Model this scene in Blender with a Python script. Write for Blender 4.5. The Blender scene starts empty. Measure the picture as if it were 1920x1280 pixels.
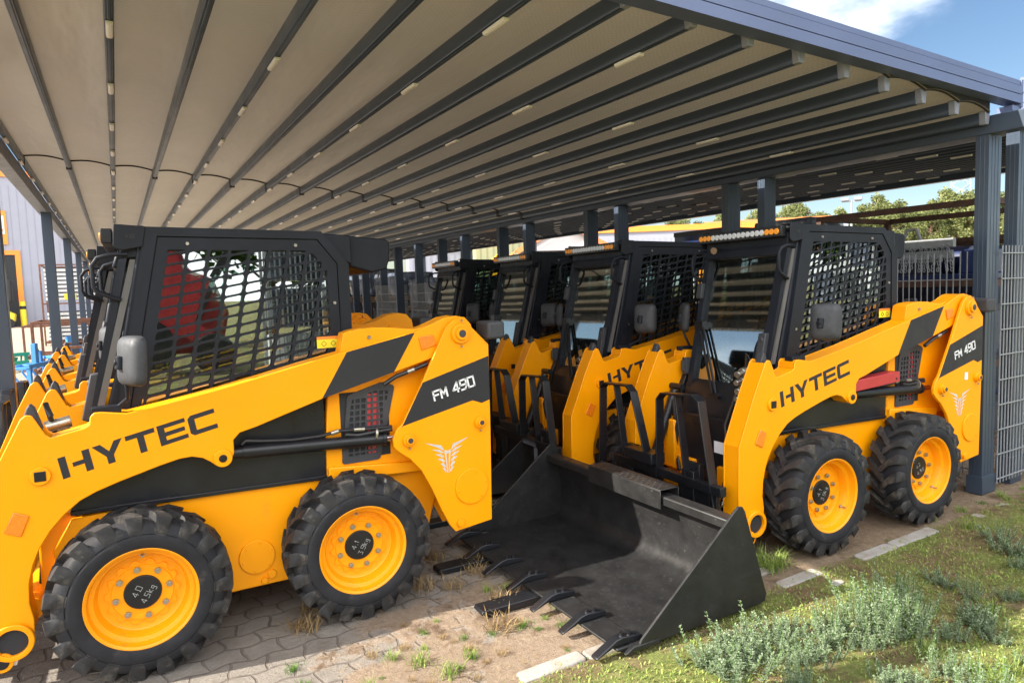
import bpy, bmesh, math, random
from mathutils import Vector, Matrix, noise
random.seed(7)
R=math.radians; PI=math.pi
sc=bpy.context.scene; COL=sc.collection

# ---------------------------------------------------------------- camera
yaw,pitch,roll=R(30.421),R(4.553),R(-1.862)
F=Vector((math.sin(yaw)*math.cos(pitch),math.cos(yaw)*math.cos(pitch),-math.sin(pitch)))
r_=Vector((math.cos(yaw),-math.sin(yaw),0)); u_=r_.cross(F)
RX=r_*math.cos(roll)+u_*math.sin(roll); UY=-r_*math.sin(roll)+u_*math.cos(roll)
cd=bpy.data.cameras.new('camera'); cam=bpy.data.objects.new('camera',cd); COL.objects.link(cam)
cd.sensor_width=36; cd.lens=1254.2/1920*36; cd.clip_start=.05; cd.clip_end=2000
m3=Matrix((RX,UY,-F)).transposed()
cam.matrix_world=Matrix.Translation((0,0,1.75))@m3.to_4x4()
sc.camera=cam
# ---------------------------------------------------------------- light
SUN=Vector((-1.42,.28,1.0)).normalized()          # towards the sun
el=math.asin(SUN.z); az=math.atan2(SUN.x,SUN.y)
w=bpy.data.worlds.new('World'); sc.world=w; w.use_nodes=True
nt=w.node_tree; N=nt.nodes; Lk=nt.links; N.clear()
def nd(t,**k):
    n=N.new(t)
    for a,b in k.items(): setattr(n,a,b)
    return n
sky=nd('ShaderNodeTexSky',sky_type='NISHITA',sun_disc=False,sun_elevation=el,sun_rotation=az,air_density=1.0,dust_density=.6,ozone_density=1.5)
tc=nd('ShaderNodeTexCoord'); mp=nd('ShaderNodeMapping'); mp.inputs['Scale'].default_value=(1,1,2.2); mp.inputs['Location'].default_value=(.35,.1,.0)
nz=nd('ShaderNodeTexNoise'); nz.inputs['Scale'].default_value=2.3; nz.inputs['Detail'].default_value=8; nz.inputs['Roughness'].default_value=.55
def vdot(v):
    q=nd('ShaderNodeVectorMath',operation='DOT_PRODUCT'); q.inputs[1].default_value=Vector(v).normalized(); Lk.new(tc.outputs['Generated'],q.inputs[0]); return q.outputs['Value']
def mrange(x,a,b,c,d):
    q=nd('ShaderNodeMapRange',interpolation_type='SMOOTHSTEP'); 
    for k,v in enumerate((a,b,c,d)): q.inputs[k+1].default_value=v
    Lk.new(x,q.inputs[0]); return q.outputs[0]
def madd(a,b):
    q=nd('ShaderNodeMath',operation='ADD'); Lk.new(a,q.inputs[0]); Lk.new(b,q.inputs[1]); return q.outputs[0]
Lk.new(tc.outputs['Generated'],mp.inputs[0]); Lk.new(mp.outputs[0],nz.inputs['Vector'])
back=mrange(vdot((-.35,-1,.45)),.05,.75,-.04,.30)          # unseen bright cloud bank, added behind the camera as fill light for the shade
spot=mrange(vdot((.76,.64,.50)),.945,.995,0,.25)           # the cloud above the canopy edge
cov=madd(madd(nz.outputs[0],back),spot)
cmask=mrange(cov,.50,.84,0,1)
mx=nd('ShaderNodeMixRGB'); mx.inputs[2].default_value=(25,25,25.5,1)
hs_=nd('ShaderNodeHueSaturation'); hs_.inputs['Saturation'].default_value=1.1; Lk.new(sky.outputs[0],hs_.inputs['Color'])
bg=nd('ShaderNodeBackground'); bg.inputs[1].default_value=.062; out=nd('ShaderNodeOutputWorld')
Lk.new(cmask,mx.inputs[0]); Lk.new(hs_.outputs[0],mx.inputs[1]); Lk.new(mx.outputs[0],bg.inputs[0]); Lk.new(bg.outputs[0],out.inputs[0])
sd=bpy.data.lights.new('sun','SUN'); sd.energy=5.0; sd.angle=R(.6); sd.color=(1,.93,.82)
so=bpy.data.objects.new('sun',sd); COL.objects.link(so); so.rotation_euler=SUN.to_track_quat('Z','Y').to_euler(); so.location=(-20,4,20)
vs=sc.view_settings; vs.view_transform='Standard'; vs.look='None'; vs.gamma=1; vs.exposure=1.36
sc.cycles.max_bounces=8; sc.cycles.diffuse_bounces=4; sc.cycles.transparent_max_bounces=12
sc.cycles.use_denoising=True

# ---------------------------------------------------------------- materials
def mat(name,col,rough=.5,metal=0,var=.12,vscale=6,bump=0,bscale=60,coat=0,dirt=None,dscale=3,dlo=.55,dhi=.75,spec=.5,rv=.1):
    m=bpy.data.materials.new(name); m.use_nodes=True; t=m.node_tree; b=t.nodes['Principled BSDF']
    def n(ty): return t.nodes.new(ty)
    b.inputs['Roughness'].default_value=rough; b.inputs['Metallic'].default_value=metal; b.inputs['Coat Weight'].default_value=coat
    b.inputs['Specular IOR Level'].default_value=spec
    co=n('ShaderNodeTexCoord'); no=n('ShaderNodeTexNoise'); no.inputs['Scale'].default_value=vscale; no.inputs['Detail'].default_value=6
    t.links.new(co.outputs['Object'],no.inputs['Vector'])
    r=n('ShaderNodeValToRGB'); r.color_ramp.elements[0].position=.3; r.color_ramp.elements[1].position=.7
    c=Vector(col); r.color_ramp.elements[0].color=(*[max(0,x*(1-var)) for x in col],1); r.color_ramp.elements[1].color=(*[min(1,x*(1+var)) for x in col],1)
    t.links.new(no.outputs[0],r.inputs[0]); last=r.outputs[0]
    if rv:
        mr=n('ShaderNodeMapRange'); mr.inputs[1].default_value=.3; mr.inputs[2].default_value=.7; mr.inputs[3].default_value=max(0,rough-rv); mr.inputs[4].default_value=min(1,rough+rv)
        n3=n('ShaderNodeTexNoise'); n3.inputs['Scale'].default_value=vscale*2.7; n3.inputs['Detail'].default_value=5
        t.links.new(co.outputs['Object'],n3.inputs['Vector']); t.links.new(n3.outputs[0],mr.inputs[0]); t.links.new(mr.outputs[0],b.inputs['Roughness'])
    if dirt:
        n2=n('ShaderNodeTexNoise'); n2.inputs['Scale'].default_value=dscale; n2.inputs['Detail'].default_value=8; n2.inputs['Roughness'].default_value=.7
        t.links.new(co.outputs['Object'],n2.inputs['Vector'])
        r2=n('ShaderNodeValToRGB'); r2.color_ramp.elements[0].position=dlo; r2.color_ramp.elements[1].position=dhi
        t.links.new(n2.outputs[0],r2.inputs[0]); mm=n('ShaderNodeMixRGB'); mm.inputs[2].default_value=(*dirt,1)
        t.links.new(r2.outputs[0],mm.inputs[0]); t.links.new(last,mm.inputs[1]); last=mm.outputs[0]
    t.links.new(last,b.inputs['Base Color'])
    if bump:
        n4=n('ShaderNodeTexNoise'); n4.inputs['Scale'].default_value=bscale; n4.inputs['Detail'].default_value=4
        bp=n('ShaderNodeBump'); bp.inputs['Strength'].default_value=bump; bp.inputs['Distance'].default_value=.01
        t.links.new(co.outputs['Object'],n4.inputs['Vector']); t.links.new(n4.outputs[0],bp.inputs['Height']); t.links.new(bp.outputs[0],b.inputs['Normal'])
    return m
def glass(name,tint,refl,rough=.01):
    m=bpy.data.materials.new(name); m.use_nodes=True; t=m.node_tree; t.nodes.clear()
    o=t.nodes.new('ShaderNodeOutputMaterial'); mi=t.nodes.new('ShaderNodeMixShader'); tr=t.nodes.new('ShaderNodeBsdfTransparent'); g=t.nodes.new('ShaderNodeBsdfGlossy')
    tr.inputs[0].default_value=(*tint,1); g.inputs['Roughness'].default_value=rough; g.inputs[0].default_value=(.93,1,.97,1)
    lf=t.nodes.new('ShaderNodeLayerWeight'); lf.inputs[0].default_value=.5
    lw=t.nodes.new('ShaderNodeMath'); lw.operation='POWER'; lw.inputs[1].default_value=4; t.links.new(lf.outputs['Facing'],lw.inputs[0])
    ma=t.nodes.new('ShaderNodeMath'); ma.operation='ADD'; ma.use_clamp=True; ma.inputs[1].default_value=refl
    t.links.new(lw.outputs[0],ma.inputs[0]); t.links.new(ma.outputs[0],mi.inputs[0]); t.links.new(tr.outputs[0],mi.inputs[1]); t.links.new(g.outputs[0],mi.inputs[2]); t.links.new(mi.outputs[0],o.inputs[0])
    return m
M={}
M['yellow']=mat('yellow_paint',(.94,.345,.001),.38,0,.03,3,spec=.3,coat=.05,rv=.06,dirt=(.66,.27,.02),dscale=6,dlo=.60,dhi=.85)
M['yellowrim']=mat('yellow_rim_paint',(.90,.33,.002),.38,0,.06,5,spec=.3,coat=.05,dirt=(.42,.19,.03),dscale=9,dlo=.60,dhi=.80,rv=.05)
M['black']=mat('black_frame_paint',(.012,.0145,.021),.48,0,.2,5,spec=.25,bump=.04,bscale=300)
M['blackgloss']=mat('black_gloss_steel',(.010,.011,.014),.36,0,.2,5,spec=.4,coat=.05)
M['bucket']=mat('bucket_black_paint',(.016,.016,.0165),.44,0,.3,7,spec=.4,dirt=(.085,.075,.065),dscale=55,dlo=.60,dhi=.72,bump=.05,bscale=90)
M['tread']=mat('tyre_tread',(.026,.0255,.026),.62,0,.35,14,spec=.3,bump=.15,bscale=60,dirt=(.16,.14,.115),dscale=9,dlo=.52,dhi=.8)
M['rubber']=mat('tyre_rubber',(.017,.0175,.021),.7,0,.25,9,spec=.3,bump=.12,bscale=50,dirt=(.09,.08,.065),dscale=7,dlo=.58,dhi=.85)
M['decal']=mat('dark_grey_decal',(.028,.029,.032),.55,0,.04,4,spec=.25)
M['white']=mat('white_print',(.82,.82,.84),.5,0,.03)
M['silver']=mat('silver_print',(.62,.63,.66),.35,.3,.05)
M['chalk']=mat('chalk_marks',(.38,.42,.42),.9)
M['steel']=mat('zinc_steel',(.42,.40,.34),.35,.9,.1,20)
M['chrome']=mat('steel_rod',(.6,.6,.6),.2,1,.05)
M['amber']=mat('amber_reflector',(.85,.22,.01),.25,0,.08,40,bump=.25,bscale=160,coat=.5)
M['red']=mat('red_paint',(.42,.035,.04),.4,0,.08)
M['label']=mat('yellow_label',(.85,.72,.03),.45,0,.03)
M['orange']=mat('orange_trim',(.85,.25,.03),.5,0,.05)
M['plastic']=mat('grey_black_plastic',(.040,.042,.048),.6,0,.12,20,bump=.1,bscale=250)
M['dark']=mat('cab_interior_dark',(.02,.02,.022),.7,0,.2)
M['hose']=mat('hose_rubber',(.012,.012,.013),.45,0,.1)
M['seal']=mat('grey_seal',(.11,.105,.10),.6,0,.1)
M['glass_side']=glass('side_glass',(.42,.55,.50),.30)
M['glass_front']=glass('front_glass',(.42,.50,.50),.34,.03)
M['lens_w']=mat('led_clear',(.60,.62,.65),.3,.0,.1,60)
M['lens_a']=mat('led_amber',(.9,.33,.02),.3,.0,.1,60)
M['alu']=mat('anthracite_aluminium',(.050,.070,.102),.34,.25,.06,2,rv=.05)
M['alubeam']=mat('slate_aluminium',(.115,.145,.25),.42,.2,.06,2,rv=.05)
M['cap']=mat('grey_cap',(.20,.215,.25),.5)
M['lamp']=mat('lamp_diffuser',(.85,.83,.78),.4,0,.02)
M['galv']=mat('galvanised',(.27,.285,.30),.5,.1,.12,15)
M['rust']=mat('rusty_steel',(.085,.045,.032),.8,0,.3,12,bump=.2)
M['rustl']=mat('rust_brown_steel',(.17,.075,.045),.8,0,.3,12,bump=.2)
M['blue']=mat('blue_paint',(.010,.022,.085),.35,0,.12,4,coat=.2)
M['lblue']=mat('light_blue_paint',(.06,.26,.62),.4,0,.08)
M['green']=mat('green_paint',(.02,.26,.18),.4,0,.08)
M['board']=mat('pale_board',(.62,.65,.66),.55,0,.08)
M['wrap']=mat('stretch_wrap',(.10,.12,.17),.12,0,.8,3.5,bump=.9,bscale=6,dirt=(.5,.5,.52),dscale=3,dlo=.55,dhi=.7)
M['wood']=mat('pallet_wood',(.30,.2,.12),.8,0,.2,12)
M['bark']=mat('bark',(.16,.09,.055),.9,0,.3,10,bump=.4)
M['conc']=mat('kerb_concrete',(.30,.285,.26),.85,0,.16,7,bump=.3,bscale=60,dirt=(.22,.17,.11),dscale=4,dlo=.5,dhi=.7)
M['yellow2']=mat('pale_yellow_plant',(.78,.62,.03),.45)
M['wall']=mat('lilac_panel',(.27,.28,.34),.5,0,.03,1)
M['wallw']=mat('white_render',(.50,.49,.49),.7,0,.04,1)
M['wallo']=mat('olive_panel',(.30,.31,.17),.6,0,.05,1)
M['darkopen']=mat('dark_doorway',(.02,.022,.025),.8)
M['roofo']=mat('orange_roof',(.62,.20,.06),.6,0,.1,3)
def leafmat(name,a,b,trans=.25,sc_=3):
    m=bpy.data.materials.new(name); m.use_nodes=True; t=m.node_tree; t.nodes.clear()
    o=t.nodes.new('ShaderNodeOutputMaterial'); mi=t.nodes.new('ShaderNodeMixShader'); d=t.nodes.new('ShaderNodeBsdfDiffuse'); tr=t.nodes.new('ShaderNodeBsdfTranslucent')
    g=t.nodes.new('ShaderNodeNewGeometry'); r=t.nodes.new('ShaderNodeValToRGB')
    r.color_ramp.elements[0].color=(*a,1); r.color_ramp.elements[1].color=(*b,1)
    t.links.new(g.outputs['Random Per Island'],r.inputs[0]); t.links.new(r.outputs[0],d.inputs[0]); t.links.new(r.outputs[0],tr.inputs[0])
    mi.inputs[0].default_value=trans; t.links.new(d.outputs[0],mi.inputs[1]); t.links.new(tr.outputs[0],mi.inputs[2]); t.links.new(mi.outputs[0],o.inputs[0]); return m
M['leaf']=leafmat('silvery_leaf',(.16,.22,.12),(.36,.43,.29))
M['leafg']=leafmat('fresh_leaf',(.05,.13,.02),(.14,.25,.05))
M['grassb']=leafmat('grass_blade',(.11,.20,.04),(.38,.43,.13))
M['straw']=leafmat('dry_straw',(.20,.13,.06),(.42,.31,.16))
M['pine']=leafmat('pine_needles',(.07,.10,.035),(.26,.27,.11))
M['tree']=leafmat('broad_leaf',(.035,.075,.015),(.12,.20,.045))

# ---------------------------------------------------------------- mesh helpers
def tag(o,label=None,cat=None,group=None,kind=None):
    if label: o['label']=label
    if cat: o['category']=cat
    if group: o['group']=group
    if kind: o['kind']=kind
    return o
def empty(name,loc=(0,0,0),rz=0,**k):
    o=bpy.data.objects.new(name,None); COL.objects.link(o); o.location=loc; o.rotation_euler=(0,0,rz); o.empty_display_size=.1
    return tag(o,**k)
class MB:
    def __init__(s): s.v=[]; s.f=[]; s.m=[]; s.cur=0
    def add(s,v,f):
        k=len(s.v); s.v+= [tuple(p) for p in v]; s.f+=[tuple(i+k for i in q) for q in f]; s.m+=[s.cur]*len(f); return s
    def box(s,x0,x1,y0,y1,z0,z1):
        return s.add([(x0,y0,z0),(x1,y0,z0),(x1,y1,z0),(x0,y1,z0),(x0,y0,z1),(x1,y0,z1),(x1,y1,z1),(x0,y1,z1)],[(0,3,2,1),(4,5,6,7),(0,1,5,4),(1,2,6,5),(2,3,7,6),(3,0,4,7)])
    def prism(s,poly,a,b,axis='y'):
        n=len(poly)
        P=lambda p,t: (p[0],t,p[1]) if axis=='y' else ((t,p[0],p[1]) if axis=='x' else (p[0],p[1],t))
        s.add([P(p,a) for p in poly]+[P(p,b) for p in poly],[tuple(range(n)),tuple(range(2*n-1,n-1,-1))]+[(i,n+i,n+(i+1)%n,(i+1)%n) for i in range(n)]); return s
    def bar(s,p,q,w,h,up=(0,0,1)):
        p=Vector(p);q=Vector(q);d=(q-p).normalized();up=Vector(up)
        if abs(d.dot(up))>.98: up=Vector((0,1,0))
        a=d.cross(up).normalized();b=a.cross(d).normalized();a*=w/2;b*=h/2
        return s.add([p-a-b,p+a-b,p+a+b,p-a+b,q-a-b,q+a-b,q+a+b,q-a+b],[(0,3,2,1),(4,5,6,7),(0,1,5,4),(1,2,6,5),(2,3,7,6),(3,0,4,7)])
    def cyl(s,p,q,r0,r1=None,n=16,caps=True):
        r1=r0 if r1 is None else r1
        p=Vector(p);q=Vector(q);d=(q-p).normalized();a=d.orthogonal().normalized();b=d.cross(a)
        v=[];f=[]
        for c,r in ((p,r0),(q,r1)):
            for i in range(n): t=2*PI*i/n; v.append(c+a*r*math.cos(t)+b*r*math.sin(t))
        f=[(i,(i+1)%n,n+(i+1)%n,n+i) for i in range(n)]
        if caps: f+=[tuple(range(n-1,-1,-1)),tuple(range(n,2*n))]
        return s.add(v,f)
    def tube(s,path,r,n=8):
        P=[Vector(p) for p in path]; v=[];f=[]; a=None
        for i,p in enumerate(P):
            d=(P[min(i+1,len(P)-1)]-P[max(i-1,0)]).normalized()
            if a is None: a=d.orthogonal().normalized()
            a=(a-d*a.dot(d)).normalized(); b=d.cross(a)
            for j in range(n): t=2*PI*j/n; v.append(p+(a*math.cos(t)+b*math.sin(t))*r)
        for i in range(len(P)-1):
            for j in range(n): f.append((i*n+j,i*n+(j+1)%n,(i+1)*n+(j+1)%n,(i+1)*n+j))
        f+=[tuple(range(n-1,-1,-1)),tuple(range((len(P)-1)*n,len(P)*n))]
        return s.add(v,f)
    def strap(s,path,w,t,side=(0,1,0)):
        "flat bar bent along a path; w across 'side', t thick"
        for a,b in zip(path,path[1:]): 
            d=(Vector(b)-Vector(a)).normalized()*t*.5
            up=Vector(side).cross(d).normalized()
            s.bar(Vector(a)-d*.9,Vector(b)+d*.9,w,t,up)
        return s
    def lathe(s,prof,n=48,c=(0,0,0)):
        v=[];f=[];k=len(prof)
        for i in range(n):
            t=2*PI*i/n
            for r,y in prof: v.append((c[0]+r*math.cos(t),c[1]+y,c[2]+r*math.sin(t)))
        for i in range(n):
            j=(i+1)%n
            for q in range(k-1): f.append((i*k+q,i*k+q+1,j*k+q+1,j*k+q))
        return s.add(v,f)
    def build(s,name,ms,parent=None,ang=35,bevel=0,seg=2,flip=True):
        me=bpy.data.meshes.new(name); me.from_pydata(s.v,[],s.f)
        if not isinstance(ms,(list,tuple)): ms=[ms]
        for m in ms: me.materials.append(m)
        me.polygons.foreach_set('material_index',s.m)
        if flip:
            bm=bmesh.new(); bm.from_mesh(me); bmesh.ops.recalc_face_normals(bm,faces=bm.faces); bm.to_mesh(me); bm.free()
        me.polygons.foreach_set('use_smooth',[True]*len(me.polygons)); me.set_sharp_from_angle(angle=R(ang)); me.update()
        o=bpy.data.objects.new(name,me); COL.objects.link(o)
        if parent: o.parent=parent
        if bevel:
            b=o.modifiers.new('bevel','BEVEL'); b.width=bevel; b.segments=seg; b.limit_method='ANGLE'; b.angle_limit=R(40)
        return o
def plate(name,outer,holes,fn,th,m,parent=None,bevel=0):
    "flat plate with holes from a filled 2D curve; fn maps (u,v,t) to 3D"
    cu=bpy.data.curves.new(name,'CURVE'); cu.dimensions='2D'; cu.fill_mode='BOTH'; cu.extrude=th/2
    for pl in [outer]+holes:
        sp=cu.splines.new('POLY'); sp.points.add(len(pl)-1); sp.use_cyclic_u=True
        for p,(a,b) in zip(sp.points,pl): p.co=(a,b,0,1)
    o=bpy.data.objects.new(name,cu); COL.objects.link(o); dg=bpy.context.evaluated_depsgraph_get()
    me0=o.evaluated_get(dg).to_mesh(); vs_=[fn(*v.co) for v in me0.vertices]; fs=[tuple(p.vertices) for p in me0.polygons]
    bpy.data.objects.remove(o); bpy.data.curves.remove(cu)
    b=MB(); b.add(vs_,fs); return b.build(name,m,parent,ang=30)
def rnd(poly,r=.01,k=3):
    "round the corners of a polygon"
    o=[];n=len(poly)
    for i in range(n):
        p=Vector(poly[i]);a=Vector(poly[i-1])-p;b=Vector(poly[(i+1)%n])-p
        d=min(r,a.length*.45,b.length*.45)
        if d<1e-6: continue
        A=p+a.normalized()*d;B=p+b.normalized()*d
        for j in range(k+1):
            t=j/k; o.append(tuple(A*(1-t)**2+p*2*t*(1-t)+B*t*t))
    return o
def clip(poly,conv):
    "clip polygon by a convex ccw polygon"
    out_=list(poly)
    for i in range(len(conv)):
        a=Vector(conv[i]);b=Vector(conv[(i+1)%len(conv)]);e=b-a
        ins=lambda p:e.x*(p[1]-a.y)-e.y*(p[0]-a.x)>=0
        src,out_=out_,[]
        for j in range(len(src)):
            p,q=src[j-1],src[j]; ip,iq=ins(p),ins(q)
            if ip!=iq:
                d1=e.x*(p[1]-a.y)-e.y*(p[0]-a.x); d2=e.x*(q[1]-a.y)-e.y*(q[0]-a.x); t=d1/(d1-d2)
                out_.append((p[0]+(q[0]-p[0])*t,p[1]+(q[1]-p[1])*t))
            if iq: out_.append(q)
        if not out_: return []
    return out_
def area(p): return abs(sum(p[i-1][0]*p[i][1]-p[i][0]*p[i-1][1] for i in range(len(p))))/2
def copy_tree(o,parent=None,skip=()):
    c=o.copy(); COL.objects.link(c); c.parent=parent
    for ch in list(o.children):
        if ch.name.split('.')[0] not in skip: copy_tree(ch,c,skip)
    return c

# ---------------------------------------------------------------- lettering (outline letters and stroke letters)
HY={ 'H':[[(0,0),(.24,0),(.24,1),(0,1)],[(.40,.40),(.76,.40),(.76,0),(1,0),(1,1),(.76,1),(.76,.60),(.40,.60)]],
 'Y':[[(.38,0),(.62,0),(.62,.36),(1,1),(.73,1),(.5,.58),(.27,1),(0,1),(.38,.36)]],
 'T':[[(.38,0),(.62,0),(.62,.78),(1,.78),(1,1),(0,1),(0,.78),(.38,.78)]],
 'E':[[(0,0),(1,0),(1,.2),(.24,.2),(.24,.4),(.94,.4),(.94,.6),(.24,.6),(.24,.8),(1,.8),(1,1),(0,1)]],
 'C':[[(.12,0),(1,0),(1,.22),(.24,.22),(.24,.78),(1,.78),(1,1),(.12,1),(0,.86),(0,.14)]]}
ST={'F':[[(0,0),(0,1),(1,1)],[(0,.52),(.8,.52)]],'M':[[(0,0),(0,1),(.5,.35),(1,1),(1,0)]],
 '4':[[(.78,0),(.78,1),(0,.28),(1.05,.28)]],'9':[[(.1,0),(.7,0),(1,.3),(1,1),(0,1),(0,.5),(1,.5)]],'0':[[(0,0),(1,0),(1,1),(0,1),(0,0)]],
 '1':[[(.3,.7),(.6,1),(.6,0)]],'.':[[(.4,0),(.5,.06)]],'3':[[(0,1),(.9,1),(.4,.58),(.9,.35),(.7,0),(0,.05)]],'5':[[(.9,1),(.1,1),(.1,.55),(.8,.5),(.8,.1),(0,0)]],
 'k':[[(.1,0),(.1,1)],[(.8,.65),(.15,.35),(.85,0)]],'g':[[(.8,.6),(.2,.6),(.1,.2),(.8,.15)],[(.8,.65),(.8,-.3),(.1,-.3)]],'2':[[(0,.8),(.4,1),(.8,.7),(0,0),(.9,0)]],'6':[[(.8,1),(.1,.5),(.1,0),(.8,0),(.8,.45),(.1,.45)]]}
def stroke(b,txt,o,ux,vy,nrm,wd,gap=.28,adv=None):
    "write txt with strips of width wd; ux, vy are 3D vectors for one letter width / height"
    o=Vector(o);x=0
    for ch in txt:
        if ch==' ': x+=.55; continue
        for pl in ST[ch]:
            pts=[o+ux*(x+p[0])+vy*p[1] for p in pl]
            for a,c in zip(pts,pts[1:]):
                d=(c-a); 
                if d.length<1e-6: continue
                d.normalize(); s=d.cross(nrm).normalized()*wd/2; e=d*wd*.45
                b.add([a-e-s,c+e-s,c+e+s,a-e+s],[(0,1,2,3)])
        x+=(.35 if ch in '.1' else 1)+gap
    return b

# ================================================================ the loader
W=1.45
def mirror(poly): return poly
ARM=[(1.009,1.431),(1.25,1.478),(1.442,1.52),(1.555,1.562),(1.63,1.592),(1.70,1.60),(1.76,1.588),(1.80,1.545),(1.81,1.49),(1.78,1.43),(1.72,1.405),(1.536,1.36),(1.311,1.30),(.902,1.193),(.565,1.087),(.487,1.068),
 (.455,1.035),(.455,.97),(.435,.925),(.40,.907),(.365,.92),(.345,.94),(.31,.965),(.262,.979),(.208,.976),(.122,.956),(.035,.931),(-.047,.908),(-.146,.875),(-.21,.845),(-.275,.792),(-.33,.73),(-.375,.66),(-.405,.59),(-.425,.51),(-.43,.42),(-.418,.345),(-.42,.289),(-.445,.228),(-.48,.185),(-.52,.155),(-.56,.142),(-.595,.16),(-.622,.22),(-.636,.30),(-.628,.753),(-.49,1.075),
 (-.405,1.245),(-.385,1.262),(-.362,1.258),(-.350,1.235),(-.318,1.165),(-.30,1.150),(-.17,1.178),(-.150,1.19),(-.145,1.225),(-.128,1.243),(-.10,1.243),(0,1.225),(.169,1.253),(.40,1.297),(.58,1.336),(.80,1.386)]
ARM=ARM[::-1]
TOW=[(1.62,1.535),(1.463,1.232),(1.334,1.009),(1.298,.978),(1.276,.93),(1.28,.88),(1.31,.85),(1.369,.805),(1.436,.726),(1.494,.61),(1.551,.469),(1.598,.373),(1.633,.327),(1.876,.353),(1.888,.921),(1.893,1.421),(1.79,1.525),(1.765,1.565),(1.72,1.585),(1.67,1.578)]
def side(b,poly,y0,y1,k):
    "extrude a side outline on the left (k=0) or mirrored on the right (k=1)"
    a,c=(y0,y1) if k==0 else (W-y0,W-y1); b.prism(poly,a,c)
def Y(y,k): return y if k==0 else W-y
# --- wheel (axis y, outer face at y=0)
def make_wheel(parent,x,k,writing=None,spin=0,nuts=True):
    b=MB(); b.lathe([(.100,.098),(.128,.094),(.134,.104),(.170,.106),(.182,.098),(.188,.07),(.196,.052),(.214,.044),(.220,.026),(.222,.012),(.232,.004),(.238,.006),(.238,.018),(.225,.03),(.225,.22),(.05,.22)],56)
    b.lathe([(.0,.097),(.102,.097)],24)
    gp=[]
    for i in range(96):
        t=2*PI*i/96; q=math.cos(14*t); rr=.146+.009*max(-1,min(1,2.2*q)); gp.append((rr*math.cos(t),rr*math.sin(t)))
    b.prism(gp,.112,.099)
    rim=b.build('wheel',M['yellowrim'],parent,ang=40)
    t_=MB(); t_.lathe([(.222,.03),(.226,.012),(.240,.002),(.262,-.004),(.290,-.005),(.297,-.001),(.300,.003),(.303,-.001),(.322,.004),(.340,.014),(.353,.03),(.358,.06),(.358,.19),(.352,.22),(.34,.238),(.30,.252),(.26,.252),(.225,.235)],72)
    nl=19; t_.cur=1
    for sd_ in (0,1):
        for i in range(nl):
            p0=2*PI*(i+.5*sd_)/nl
            st=[(.000,.318,0,.070),(.004,.336,0,.082),(.016,.383,.0,.090),(.040,.389,.03,.080),(.078,.390,.10,.062),(.112,.389,.20,.066),(.138,.388,.26,.058)]
            v=[];f=[]
            for (yy,rt,po,hw) in st:
                y=yy if sd_==0 else .25-yy
                for rr,h in ((.300 if yy<.01 else .350,hw*1.12),(rt,hw)):
                    pass
                rb=min(rt-.004,.350) if yy>.01 else rt-.02
                for rr,ph in ((rb,p0+po-hw*1.15),(rt,p0+po-hw),(rt,p0+po+hw),(rb,p0+po+hw*1.15)):
                    v.append((rr*math.cos(ph),y,rr*math.sin(ph)))
            n_=len(st)
            for a in range(n_-1):
                for c in range(3): f.append((a*4+c,a*4+c+1,(a+1)*4+c+1,(a+1)*4+c))
            f+=[(0,1,2,3),tuple((n_-1)*4+c for c in (3,2,1,0))]
            t_.add(v,f)
    ty=t_.build('tyre',[M['rubber'],M['tread']],rim,ang=32)
    h=MB(); h.cyl((0,.100,0),(0,.088,0),.081,.078,32); hc=h.build('hub_cap',M['blackgloss'],rim,bevel=.002)
    vv=MB(); vv.cyl((0.0,.066,.196),(0,.03,.190),.007,.005,8); vv.cyl((0,.07,.198),(0,.062,.196),.017,.017,10); vv.build('valve',M['steel'],rim)
    if nuts:
        q=None
        for i in range(8):
            t=2*PI*i/8+.2; c=(.113*math.cos(t),.094,.113*math.sin(t))
            if q is None:
                nb=MB(); nb.cyl((0,0,0),(0,-.012,0),.0145,.0145,6); nb.cyl((0,-.012,0),(0,-.018,0),.009,.008,8); q=nb.build('lug_nut',M['steel'],rim,ang=30)
            else:
                q2=q.copy(); COL.objects.link(q2); q2.parent=rim; q=q2
            q.location=c; q.rotation_euler=(0,t,0)
    if writing:
        cb=MB(); ang=writing[2]; ux=Vector((math.cos(ang),0,math.sin(ang))); vy=Vector((-math.sin(ang),0,math.cos(ang)))
        stroke(cb,writing[0],-ux*.030+vy*.012+Vector((0,.0868,0)),ux*.017,vy*.026,Vector((0,-1,0)),.0019)
        stroke(cb,writing[1],-ux*.042-vy*.036+Vector((0,.0868,0)),ux*.016,vy*.026,Vector((0,-1,0)),.0019)
        cb.build('chalk_writing',M['chalk'],rim)
    rim.location=(x,Y(.0,k),.388); rim.rotation_euler=(0,spin,0) if k==0 else (0,spin,PI)
    return rim
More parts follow.
